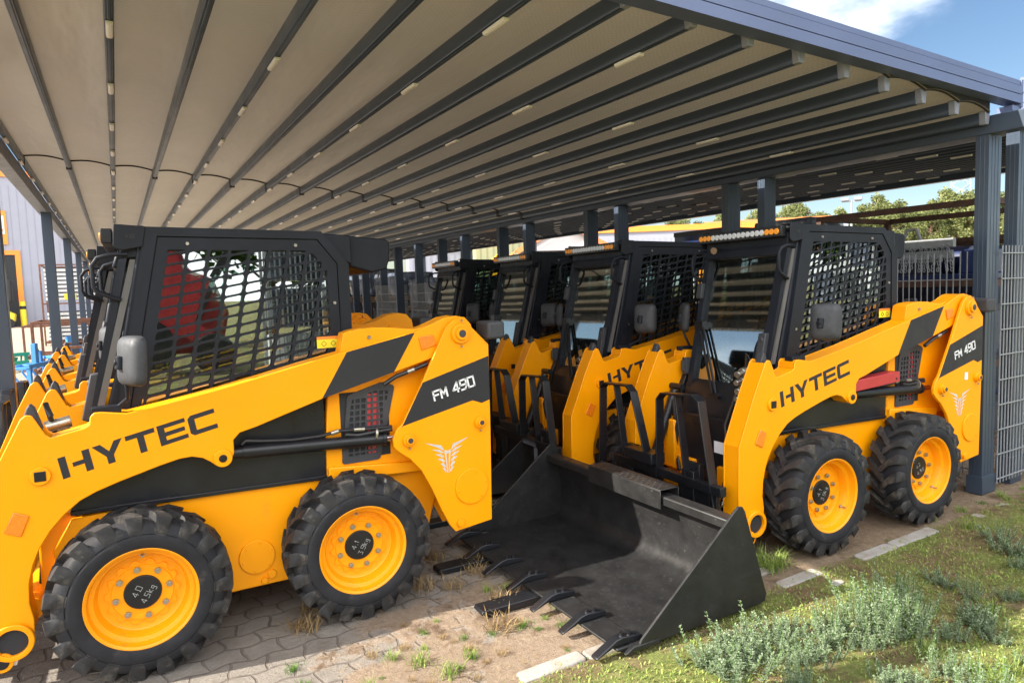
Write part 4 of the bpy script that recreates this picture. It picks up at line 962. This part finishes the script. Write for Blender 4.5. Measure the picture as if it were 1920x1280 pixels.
for i,(x,y,h) in enumerate(((8.75,3.9,1.95),(8.75,6.3,1.75),(8.75,8.6,1.5),(8.75,10.9,1.7),(8.75,13.2,1.4),(10.9,4.6,1.9),(10.9,7.2,1.8),(8.8,19,1.9),(8.8,21.5,1.7),(8.8,24,2.0),(7.2,32,2.2),(9.4,33,2.0),(11.6,34,2.3),(8.2,36.5,2.4),(7.4,41,2.6))):
    covered((x,y,0),1.5,2.1,h,'dark tarpaulin covered stack behind the racks, %s of fifteen from the front'%('first second third fourth fifth sixth seventh eighth ninth tenth eleventh twelfth thirteenth fourteenth last'.split()[i]),10+i)
def carton(loc,sx,sy,sz,m,label):
    o=MB().box(0,sx,0,sy,0,sz); root=empty('parts_box',loc,0,cat='box',label=label,group='boxes on the racks'); o.build('case',M[m],root,bevel=.012)
    b=MB(); b.box(-.006,sx+.006,-.006,sy+.006,sz-.06,sz+.006); b.build('lid',M['plastic' if m!='plastic' else 'dark'],root,bevel=.004)
rb_=random.Random(4)
for (x,y,z,n) in ((7.1,3.2,.2,'lower shelf of the tall rack by the post'),(7.1,3.2,1.0,'middle shelf of the tall rack by the post'),(8.0,5.4,.2,'lower shelf of the rack behind the nearest cab'),(7.12,6.95,1.22,'upper shelf of the rack behind the nearest cab'),(7.12,9.5,1.22,'upper shelf of the rack behind the second cab'),(7.12,9.5,.2,'lower shelf of the rack behind the second cab')):
    carton((x,y,z),.42,.55,rb_.uniform(.3,.5),rb_.choice(('plastic','blue','dark')),'boxed part with lid on the '+n)
carton((7.1,6.35,2.17),.9,.95,.30,'blue','long blue lidded box on top of the rack behind the nearest cab')
# yellow and dark blue drum lying on top of rack
root=empty('tool_drum',(7.35,5.35,2.16),0,cat='drum',label='dark drum with yellow cap on top of rack behind the right cab')
b=MB(); b.cyl((0,.3,.12),(0,1.1,.12),.11,.11,20); b.build('drum',M['plastic'],root,bevel=.01); b=MB(); b.cyl((0,-.05,.12),(0,.3,.12),.115,.125,20); b.build('drum_cap',M['yellow2'],root,bevel=.03)

# ================================================================ far side: buildings, mast, tower, forest
def dirpt(px_az,dist): a=R(px_az); return Vector((math.sin(a)*dist,math.cos(a)*dist,0))
def building(c,rz,lx,ly,h,wall,trim,label,cat='building',windows=(),roof=None,cladding=True):
    root=empty('building',(c[0],c[1],0),rz,cat=cat,label=label)
    b=MB(); b.box(-lx/2,lx/2,0,ly,0,h)
    if cladding:
        x=-lx/2+.3
        while x<lx/2: b.box(x-.012,x+.012,-.03,0,.3,h-.6); x+=.5
    wo=b.build('wall',wall,root)
    b=MB(); b.box(-lx/2-.15,lx/2+.15,-.15,ly+.15,h,h+(.5 if not roof else .12)); b.build('roof_trim',trim if not roof else wall,root)
    if roof:
        b=MB(); b.prism([(-lx/2,h+.5),(lx/2,h+.5),(0,h+.5+roof)],0,ly); b.build('gable',wall,root)
        b=MB()
        for sg in (-1,1): b.bar((sg*(lx/2+.4),-.25,h+.45),(0,-.25,h+.6+roof),.3,.18,(0,1,0)); b.prism([(sg*(lx/2+.5),h+.42),(0,h+.62+roof),(0,h+.75+roof),(sg*(lx/2+.5),h+.55)],-.1,ly+.3)
        b.build('roof',trim,root)
    for (x0,x1,z0,z1) in windows:
        b=MB(); b.box(x0-.12,x1+.12,-.08,-.031,z0-.12,z1+.12); f=b.build('window',M['orange'],root)
        b=MB(); b.box(x0,x1,-.095,-.081,z0,z1); b.build('pane',M['wrap'],f)
    return root
B0=building((-10.2,65,0),R(3),21.5,30,11.6,M['wall'],M['orange'],'tall lilac warehouse with orange trim behind the left canopy posts','warehouse')
b=MB(); b.box(2.0,3.6,-.06,-.031,0,5.6); b.build('doorway',M['darkopen'],B0)
b=MB(); b.box(3.6,3.95,-.12,-.0305,0,5.95); b.box(1.7,3.6,-.12,-.0305,5.6,5.95); b.build('door_frame',M['orange'],B0)
b=MB(); b.box(1.2,3.25,-.10,-.0305,6.4,9.0); sg=b.build('wall_sign',M['orange'],B0)
b=MB(); b.box(1.2,3.1,-.12,-.101,7.2,8.6); b.build('sign_panel',M['board'],sg)
b=MB()
for cx,rr in ((2.25,.2),(2.75,.26)): b.cyl((cx,-.13,7.5),(cx,-.121,7.5),rr,rr,20)
b.prism([(2.0,7.55),(2.95,7.55),(2.9,7.85),(2.6,7.95),(2.55,8.2),(2.3,8.2),(2.25,7.9),(2.0,7.85)],-.128,-.122); b.build('sign_picture',M['roofo'],sg)
bo=empty('bollard',(-6.2,63.2,0),0,cat='bollard',label='yellow bollard with black band beside the warehouse doorway'); b=MB(); b.cyl((0,0,0),(0,0,1.95),.2,.2,16); b.build('pole',M['yellow2'],bo,bevel=.03); b=MB(); b.cyl((0,0,1.35),(0,0,1.6),.205,.205,16); b.build('band',M['dark'],bo)
mc=empty('yellow_loader_machine',(-7.6,62.6,0),0,cat='machine',label='yellow and black machine parked in the warehouse doorway')
b=MB(); b.prism([(-.9,.3),(.9,.3),(1.0,1.0),(.5,1.3),(.1,2.1),(-.4,2.2),(-.8,1.6)],-.5,.5); b.build('body',M['yellow2'],mc,bevel=.1); b=MB(); b.box(-.5,.9,-.55,.55,1.9,3.6); b.build('cab',M['dark'],mc,bevel=.1)
b=MB(); 
for x in (-.6,.6): b.cyl((x,-.6,.35),(x,.6,.35),.35,.35,18)
b.build('wheel',M['rubber'],mc)
def bpos(az,d): p=dirpt(az,d); return p
p=bpos(43.2,62); building(p,R(-34),19,14,6.4,M['wall'],M['orange'],'long low lilac hall with orange roof edge behind the right cabs')
p=bpos(52.0,76); building(p,R(-44),14,12,7.6,M['wall'],M['roofo'],'grey hall with orange roof left of the lamp mast')
p=bpos(35.2,44); building(p,R(-26),5.6,6,3.6,M['wallw'],M['roofo'],'white house with orange roof edge and orange windows','house',[(-1.9,-1.2,1.6,3.0),(-.2,1.2,2.0,3.2)],roof=1.6,cladding=False)
p=bpos(31.0,52); building(p,R(-22),6.2,8,6.0,M['wallo'],M['wallw'],'olive panelled building behind the middle posts',cladding=True)
p=bpos(26.0,58); building(p,R(-20),8.2,8,5.4,M['wall'],M['orange'],'pale lilac building with orange edge, left of the olive one')
# yellow wheel loaders behind
def small_machine(az,d,label,z0=0):
    p=dirpt(az,d); root=empty('yellow_excavator',(p.x,p.y,z0),R(-az),cat='machine',label=label,group='yellow machines in the far yard'); root.scale=(.62,.62,.80)
    b=MB(); b.box(-1.1,1.1,-.8,.8,.9,2.2); b.box(-.3,.8,-.7,.7,2.2,3.6); b.build('body',M['yellow'],root,bevel=.15)
    b=MB(); b.strap([(-.6,0,2.0),(-.4,0,4.5),(.3,0,5.0),(.7,0,4.4)],.5,.45,(0,1,0)); b.build('boom',M['yellow'],root,bevel=.06)
    b=MB(); b.box(-1.4,1.4,-1.0,1.0,0,.85); b.build('crawler_track',M['rubber'],root,bevel=.3)
for az,d,l in ((46.6,40,'yellow excavator boom showing over the second right cab'),(33.2,46,'yellow excavator beside the white house'),(29.2,48,'yellow excavator boom in front of the olive building')): small_machine(az,d,l)
# lamp mast and lattice tower
p=dirpt(57.35,70); lm=empty('lamp_mast',(p.x,p.y,0),R(-57),cat='lamp mast',label='tall grey floodlight mast in front of the pine trees'); b=MB(); b.cyl((0,0,0),(0,0,8.8),.14,.09,12); b.build('pole',M['galv'],lm)
for sx in (-.55,.55):
    b=MB(); b.box(sx-.35,sx+.35,-.25,.2,8.75,9.05); b.build('floodlight',M['cap'],lm,bevel=.05)
b=MB(); b.box(-.8,.8,-.04,.04,8.65,8.75); b.build('crossbar',M['galv'],lm)
p=dirpt(64.2,150); lt=empty('lattice_tower',(p.x,p.y,0),R(-64),cat='tower',label='pale lattice tower beside the right post against the sky'); b=MB()
for sx in (-1,1):
    for sy in (-1,1): b.bar((sx*1.7,sy*1.7,0),(sx*1.2,sy*1.2,38),.16,.16)
for i in range(19):
    z=i*2; w0=1.7-.5*z/38; w1=1.7-.5*(z+2)/38
    for s in (-1,1):
        b.bar((-w0,s*w0,z),(w1,s*w1,z+2),.09,.09); b.bar((w0,s*w0,z),(-w1,s*w1,z+2),.09,.09); b.bar((s*w0,-w0,z),(s*w1,w1,z+2),.09,.09)
b.build('lattice',M['galv'],lt)

# trees
def make_tree(name,h,rad,m,seed,pine=True,nl=2600,ls=.26):
    rr=random.Random(seed); root=empty(name,(0,0,0),0,cat='tree')
    b=MB(); pts=[(0,0,0)]; x=y=0
    for i in range(1,6): x+=rr.uniform(-.2,.2); y+=rr.uniform(-.2,.2); pts.append((x,y,h*.92*i/5))
    for a,c,i in zip(pts,pts[1:],range(5)): b.cyl(a,c,.22*(1-i/5.5),.22*(1-(i+1)/5.5),8,False)
    cl=[]
    for i in range(26):
        z=h*rr.uniform(.30,.99); rm=rad*(1-((z/h-.6)/.42)**2*.75) if pine else rad*math.sqrt(max(.05,1-((z/h-.62)/.42)**2))
        t=rr.uniform(0,2*PI); q=rm*math.sqrt(rr.random())*.9; c=(q*math.cos(t),q*math.sin(t),z); cl.append((c,rr.uniform(.5,1.0)*rad*.34)); b.cyl((0,0,z-.5*q),c,.06,.02,5,False)
    b.build('trunk',M['bark'],root)
    b=MB()
    for i in range(nl):
        c,s=rr.choice(cl); d=Vector((rr.gauss(0,1),rr.gauss(0,1),rr.gauss(0,.62))).normalized()*s*rr.random()**.4; p=Vector(c)+d
        a=Vector((rr.gauss(0,1),rr.gauss(0,1),rr.gauss(0,1))).normalized(); e=a.orthogonal().normalized(); l=ls*rr.uniform(.6,1.3)
        b.add([p-a*l-e*l*.35,p+a*l*.2-e*l*.5,p+a*l,p+a*l*.1+e*l*.5],[(0,1,2,3)])
    b.build('crown',m,root,flip=False); return root
pines=[make_tree('pine_tree',10.8,2.9,M['pine'],i+1,True,6500,.16) for i in range(3)]
rt=random.Random(11); tl=[]
for i in range(34):
    az=44.5+i*.72+rt.uniform(-.2,.2); d=rt.uniform(84,106) if i%2 else rt.uniform(92,118)
    tl.append((az,d,rt.uniform(.80,1.05)*(1.0 if az>50 else .92)*d/95))
for i,(az,d,s) in enumerate(tl):
    src=pines[i%3]; o=src if i<3 else copy_tree(src); p=dirpt(az,d); o.location=p; o.scale=(s,s,s); o.rotation_euler=(0,0,rt.uniform(0,6)); o['label']='sunlit pine in the tree line behind the far halls'; o['group']='pines of the far tree line'
# left-hand far: distant tree band + behind-camera trees seen in the glass
bt=[make_tree('broadleaf_tree',9,3.2,M['tree'],20+i,False,2600,.24) for i in range(2)]
k=0
for i in range(13):
    o=bt[i] if i<2 else copy_tree(bt[i%2]); o.location=(-9+i*4.0+rt.uniform(-1,1),-17-rt.uniform(0,5),0); s=rt.uniform(.8,1.15); o.scale=(s,s,s); o.rotation_euler=(0,0,rt.uniform(0,6)); o['label']='green tree reflected in the cab side windows'; o['group']='trees mirrored in the cab glass'
# stock mirrored in the left cab window
def cage(x,y,z,label,m='galv'):
    root=empty('mesh_cage',(x,y,z),0,cat='cage',label=label,group='stacked wire cages mirrored in glass'); b=MB()
    for px in (0,1.15):
        for py in (0,.9): b.box(px-.03,px+.03,py-.03,py+.03,0,.98)
    for q in range(4):
        zz=.08+q*.28; b.box(0,1.15,.90,.92,zz,zz+.02)
    for q in range(11): xx=.06+q*.105; b.box(xx-.014,xx+.014,.93,.945,.05,.96)
    b.build('frame',M[m],root); b=MB(); b.box(.04,1.11,.06,.80,.06,.9); b.build('load',M['board' if (x*3+z)%3<.8 else 'wrap'],root,bevel=.03); return root
for i in range(3):
    for j in range(4): cage(2.2+i*1.25,-8.2,j*1.0,'galvanised cage in the stack mirrored in the left cab side window')
for i in range(5):
    for j in range(2+(i%2)): cage(17.2+i*1.6,-8.6,j*1.0,'galvanised cage in the stack mirrored in the right cab side window')
rm=empty('red_machine',(.1,-10.0,0),0,cat='machine',label='red farm machine mirrored in the left cab side window')
b=MB(); b.prism([(-.7,.5),(1.3,.5),(1.5,1.4),(1.2,2.2),(.7,2.4),(.5,3.1),(-.2,3.1),(-.7,2.0)],-.6,.7); b.build('body',M['redbright'] if 'redbright' in M else M['red'],rm,bevel=.12)
b=MB(); b.cyl((-.3,.8,.7),(-.3,1.0,.7),.65,.65,24); b.cyl((1.1,.8,.5),(1.1,1.0,.5),.45,.45,24); b.build('wheel',M['rubber'],rm,bevel=.03)
b=MB(); b.bar((1.2,.75,2.2),(1.9,.75,3.4),.18,.18); b.bar((.8,.72,1.2),(1.3,.72,2.4),.12,.1); b.build('arm',M['dark'],rm)

# ================================================================ left yard: racks, implements
def crate_rack(x,y,lx,ly,h,label,fill,m='rustl'):
    root=rack(x,y,lx,ly,h,2,M[m],label,'rusty racks in the left yard')
    b=MB()
    for q in range(1,4): b.box(lx*q/4-.025,lx*q/4+.025,-.02,.02,.1,h-.05)
    b.build('rack_bar',M[m],root)
    return root
def boards(x,y,z,lx,ly,n_,label,lights=False):
    root=empty('trailer_stack',(x,y,z),0,cat='stack',label=label,group='pale trailer bodies in the left racks')
    b=MB()
    for i in range(n_): b.box(.0,lx,.0,ly,i*.17,i*.17+.13)
    b.build('trailer_body',M['board'],root,bevel=.02)
    b=MB()
    for i in range(n_): b.box(.02,lx-.02,-.005,ly,i*.17+.13,i*.17+.165)
    b.build('spacer',M['dark'],root)
    if lights:
        b=MB(); b.box(lx*.36,lx*.60,-.02,-.006,.02,.28); b.build('number_plate',M['label'],root)
        b=MB()
        for q in (.12,.86): b.cyl((lx*q,-.03,.12),(lx*q,-.006,.12),.09,.09,14)
        b.build('tail_light',M['red'],root)
    return root
crate_rack(-2.62,33.5,2.05,2.2,3.35,'rusty rack with pale trailer bodies left of the left cab, front one',1); crate_rack(-.35,35.2,2.0,2.2,3.35,'rusty rack with pale trailer bodies, behind the front one',1)
boards(-2.5,33.75,1.85,1.75,1.8,8,'pale trailer bodies with yellow plate and red lights on the upper rack shelf',True); boards(-2.5,33.75,.2,1.75,1.8,7,'pale trailer bodies on the lower shelf of the front left rack'); boards(-.25,35.4,1.85,1.7,1.8,8,'pale trailer bodies on the upper shelf of the rack behind'); boards(-.25,35.4,.2,1.7,1.8,8,'pale trailer bodies on the lower shelf of the rack behind')
rack(-1.75,19.2,1.65,2.2,1.32,1,M['rustl'],'open rusty frame standing near the left canopy post','rusty racks in the left yard'); rack(-2.45,24.5,2.6,2.6,1.1,1,M['rustl'],'wide low rusty frame behind the near open frame','rusty racks in the left yard'); rack(-1.05,16.6,1.3,1.5,.85,1,M['rustl'],'small low rusty frame in front of the blue implements','rusty racks in the left yard')
def implement(name,loc,rz,m,label,seed):
    root=empty(name,loc,rz,cat='implement',label=label,group='painted implements in the left yard'); rr=random.Random(seed); b=MB()
    b.box(-.9,.9,-.06,.06,.55,.67); b.box(-.9,.9,.55,.67,.5,.60)
    for x in (-.8,0,.8): b.box(x-.05,x+.05,-.06,.66,.52,.60); b.box(x-.05,x+.05,-.05,.05,0,.55)
    b.build('frame',M[m],root,bevel=.01)
    b=MB(); b.box(-.42,-.26,0,.12,.5,1.25); b.box(-.05,.05,.05,.14,.5,1.0); b.bar((-.3,.06,1.2),(.5,.3,.62),.07,.07); b.build('hitch',M[m],root,bevel=.01)
    for x in (-.7,-.2,.3,.8):
        b=MB(); b.tube([(x,.6,.55),(x,.75,.35),(x,.6,.1),(x,.45,.02)],.03); b.build('tine',M[m],root)
    root.scale=(.78,.78,.72); return root
implement('blue_cultivator',(-.85,20.4,0),.5,'lblue','bright blue cultivator standing behind the small rusty frame',1); implement('blue_cultivator',(-.1,23.0,0),-.4,'lblue','second bright blue cultivator farther back, by the orange rack',2); implement('blue_plough',(-1.45,17.8,0),1.2,'lblue','bright blue plough with upright post left of the rusty frames',3)
gi=implement('green_cultivator',(-2.75,21.5,0),.3,'green','green implement with long raised boom at the left edge',4)
b=MB(); b.bar((-.2,.2,.7),(-1.1,.3,2.3),.14,.2); b.bar((-.2,.2,.7),(.6,.3,.4),.14,.16); b.box(-.6,.8,-.4,-.3,.25,.4); b.build('boom',M['green'],gi,bevel=.02)

# ================================================================ plants
def leafquad(b,p,d,l,wd,up):
    s=d.cross(up); s=s.normalized() if s.length>1e-4 else d.orthogonal().normalized()
    b.add([p,p+d*l*.5+s*wd,p+d*l,p+d*l*.5-s*wd],[(0,1,2,3)])
def weed(seed,h,spread,n,m):
    rr=random.Random(seed); root=empty('weed',(0,0,0),0,cat='weed'); b=MB(); sb=MB()
    for i in range(n):
        t=rr.uniform(0,2*PI); lean=rr.uniform(.05,.9); hh=h*rr.uniform(.5,1)
        base=Vector((math.cos(t),math.sin(t),0))*spread*rr.random()*.5; d=Vector((math.cos(t)*lean,math.sin(t)*lean,1)).normalized()
        P=[]; p=base.copy(); k=9
        for j in range(k+1): P.append(p.copy()); p=p+d*hh/k; d=(d+Vector((rr.uniform(-.1,.1),rr.uniform(-.1,.1),.05))).normalized()
        sb.tube(P[::3],.0016,4)
        for j in range(1,k+1):
            for q in range(5):
                tt=rr.uniform(0,2*PI); dd=Vector((math.cos(tt),math.sin(tt),rr.uniform(.0,.9))).normalized(); leafquad(b,P[j]-(P[j]-P[j-1])*rr.random(),dd,rr.uniform(.014,.030)*(1.25-.55*j/k),rr.uniform(.0028,.005),Vector((0,0,1)))
    b.build('leaves',m,root,flip=False); sb.build('stems',M['leafg'],root); return root
def tuft(seed,h,n,m,name='grass_tuft',lean=.9):
    rr=random.Random(seed); b=MB()
    for i in range(n):
        t=rr.uniform(0,2*PI); p=Vector((rr.gauss(0,.03),rr.gauss(0,.03),0)); d=Vector((math.cos(t)*rr.uniform(.1,lean),math.sin(t)*rr.uniform(.1,lean),1)).normalized(); l=h*rr.uniform(.5,1.1); s=d.cross(Vector((0,0,1))).normalized()*.0022
        q=p+d*l*.55; e=p+d*l+Vector((d.x,d.y,-.6))*l*.25
        b.add([p-s,p+s,q+s*.8,q-s*.8],[(0,1,2,3)]); b.add([q-s*.8,q+s*.8,e],[(0,1,2)])
    return tag(b.build(name,m,None,flip=False),cat='grass tuft')
def place(src,first,x,y,s,rz,label,group):
    o=src if first else copy_tree(src); s*=.88; o.location=(x,y,ghm(x,y)); o.scale=(s,s,s); o.rotation_euler=(0,0,rz); o['label']=label; o['group']=group; return o
rp=random.Random(5)
W3=[weed(31,.26,.22,34,M['leaf']),weed(32,.17,.28,30,M['leaf']),weed(33,.12,.26,26,M['leaf'])]
used=set()
def pw(i,x,y,s,label='silvery green weed growing on the ground right of the bucket'):
    place(W3[i],i not in used,x,y,s,rp.uniform(0,6),label,'silvery weeds'); used.add(i)
big=[(3.05,1.86),(3.22,1.98),(3.30,1.82),(2.95,1.95),(3.42,1.92),(3.12,1.74)]
for x,y in big: pw(0,x,y,rp.uniform(.75,1.1),'tall silvery weed in the sunlit clump right of the bucket')
for x,y in ((2.50,2.10),(2.62,2.02),(2.42,2.0),(2.72,2.08),(2.36,2.12),(2.55,1.9),(2.8,1.9),(2.28,1.98),(2.2,2.1),(2.66,1.86)): pw(rp.choice((1,1,2)),x,y,rp.uniform(.7,1.1),'low silvery weed at the foot of the bucket side')
for i in range(24):
    x=rp.uniform(1.9,4.6); y=rp.uniform(1.05,1.8)
    pw(rp.choice((1,2,2,0)),x,y,rp.uniform(.5,.95),'silvery weed in the bottom right grass')
for i in range(26):
    x=rp.uniform(3.9,6.6); y=rp.uniform(1.55,2.32); pw(rp.choice((1,2,2)),x,y,rp.uniform(.6,1.1),'silvery weed in the shaded grass below the kerb')
G3=[tuft(1,.10,70,M['grassb']),tuft(2,.16,80,M['grassb'],lean=1.2),tuft(3,.09,60,M['straw'],'dry_tuft',1.4),tuft(4,.05,60,M['leafg'],'small_plant',1.2)]
ug=set()
def pg(i,x,y,s,label):
    place(G3[i],i not in ug,x,y,s,rp.uniform(0,6),label,('grass tufts','grass tufts','dry grass tufts','small green plants')[i]); ug.add(i)
for x,y,s in ((3.32,2.66,1.3),(3.38,2.62,1.1),(3.28,2.6,1.0)): pg(1,x,y,s,'long green grass tuft between the bucket and the front right tyre')
for x,y in ((1.02,2.98),(1.75,3.35),(1.85,3.3),(.85,2.80)): pg(0,x,y,rp.uniform(.6,.9),'green grass tuft in the paver joints by the rear left tyre')
for x,y in ((1.12,2.86),(1.2,2.7)): pg(0,x,y,1.0,'green tuft in the sunlit sand in the bottom centre')
for x,y in ((.62,2.98),(.6,3.15),(1.9,2.78),(1.72,2.9),(1.98,2.98)): pg(3,x,y,rp.uniform(.7,1.2),'small green plant growing in the paver joints')
for x,y in ((1.55,4.1),(1.7,3.95),(1.6,4.0),(1.8,3.6),(1.45,3.6),(1.6,3.5),(1.75,3.2),(.75,3.5),(.8,3.7),(.72,3.55),(1.85,3.75),(1.6,2.95)): pg(2,x,y,rp.uniform(.8,1.6),'dry brown grass between the rear left tyre and the bucket teeth')
KT=('short green tuft along the kerb by the right tyres','tall green tuft along the kerb by the right tyres','','small leafy plant along the kerb by the right tyres')
ST_={0:'tiny green tuft in the sand before the bucket teeth',2:'tiny dry tuft in the sand before the bucket teeth',3:'tiny leafy plant in the sand before the bucket teeth'}
for i in range(30):
    x=rp.uniform(.85,2.0); y=rp.uniform(2.55,3.3); qk=rp.choice((2,2,3,3,0)); pg(qk,x,y,rp.uniform(.3,.65),ST_[qk])
for i in range(13):
    x=rp.uniform(4.2,6.6); y=2.38+rp.uniform(-.12,.25); qk=rp.choice((0,1,3,3)); pg(qk,x,y,rp.uniform(.4,.8),KT[qk])
for i in range(16): pg(1,rp.uniform(3.0,4.4),rp.uniform(1.2,1.7),rp.uniform(.5,1.0),'thin grass tuft in the bottom right grass')
# ground cover
gb=MB(); db=MB(); rg=random.Random(9)
for i in range(62000):
    x=rg.uniform(1.2,7.2); y=rg.uniform(.8,2.46)-.02*(x-4)
    dn=noise.noise((x*1.7,y*1.7,2))+.5*noise.noise((x*5,y*5,8))
    if dn<rg.uniform(-.8,.25): continue
    z=ghm(x,y); t=rg.uniform(0,2*PI); l=rg.uniform(.008,.026); d=Vector((math.cos(t),math.sin(t),rg.uniform(.3,1.6))).normalized()
    leafquad(gb,Vector((x,y,z)),d,l,rg.uniform(.0012,.0042),Vector((0,0,1)))
for i in range(15000):
    x=rg.uniform(.7,6.8); y=rg.uniform(.9,3.4)
    if y>2.5 and rg.random()<(.35 if .8<x<2.2 else .75): continue
    dn=noise.noise((x*2.1,y*2.1,12))
    if dn<rg.uniform(-.3,.5): continue
    z=ghm(x,y)+.003; t=rg.uniform(0,2*PI); l=rg.uniform(.012,.05); d=Vector((math.cos(t),math.sin(t),rg.uniform(0,.35))).normalized(); leafquad(db,Vector((x,y,z)),d,l,rg.uniform(.0007,.002),Vector((0,0,1)))
o=gb.build('ground_cover',M['grassb'],flip=False); tag(o,'low green moss and clover covering the soil at bottom right','ground cover',kind='stuff')
o=db.build('dry_litter',M['straw'],flip=False); tag(o,'dry brown grass bits scattered over soil and pavers','litter',kind='stuff')
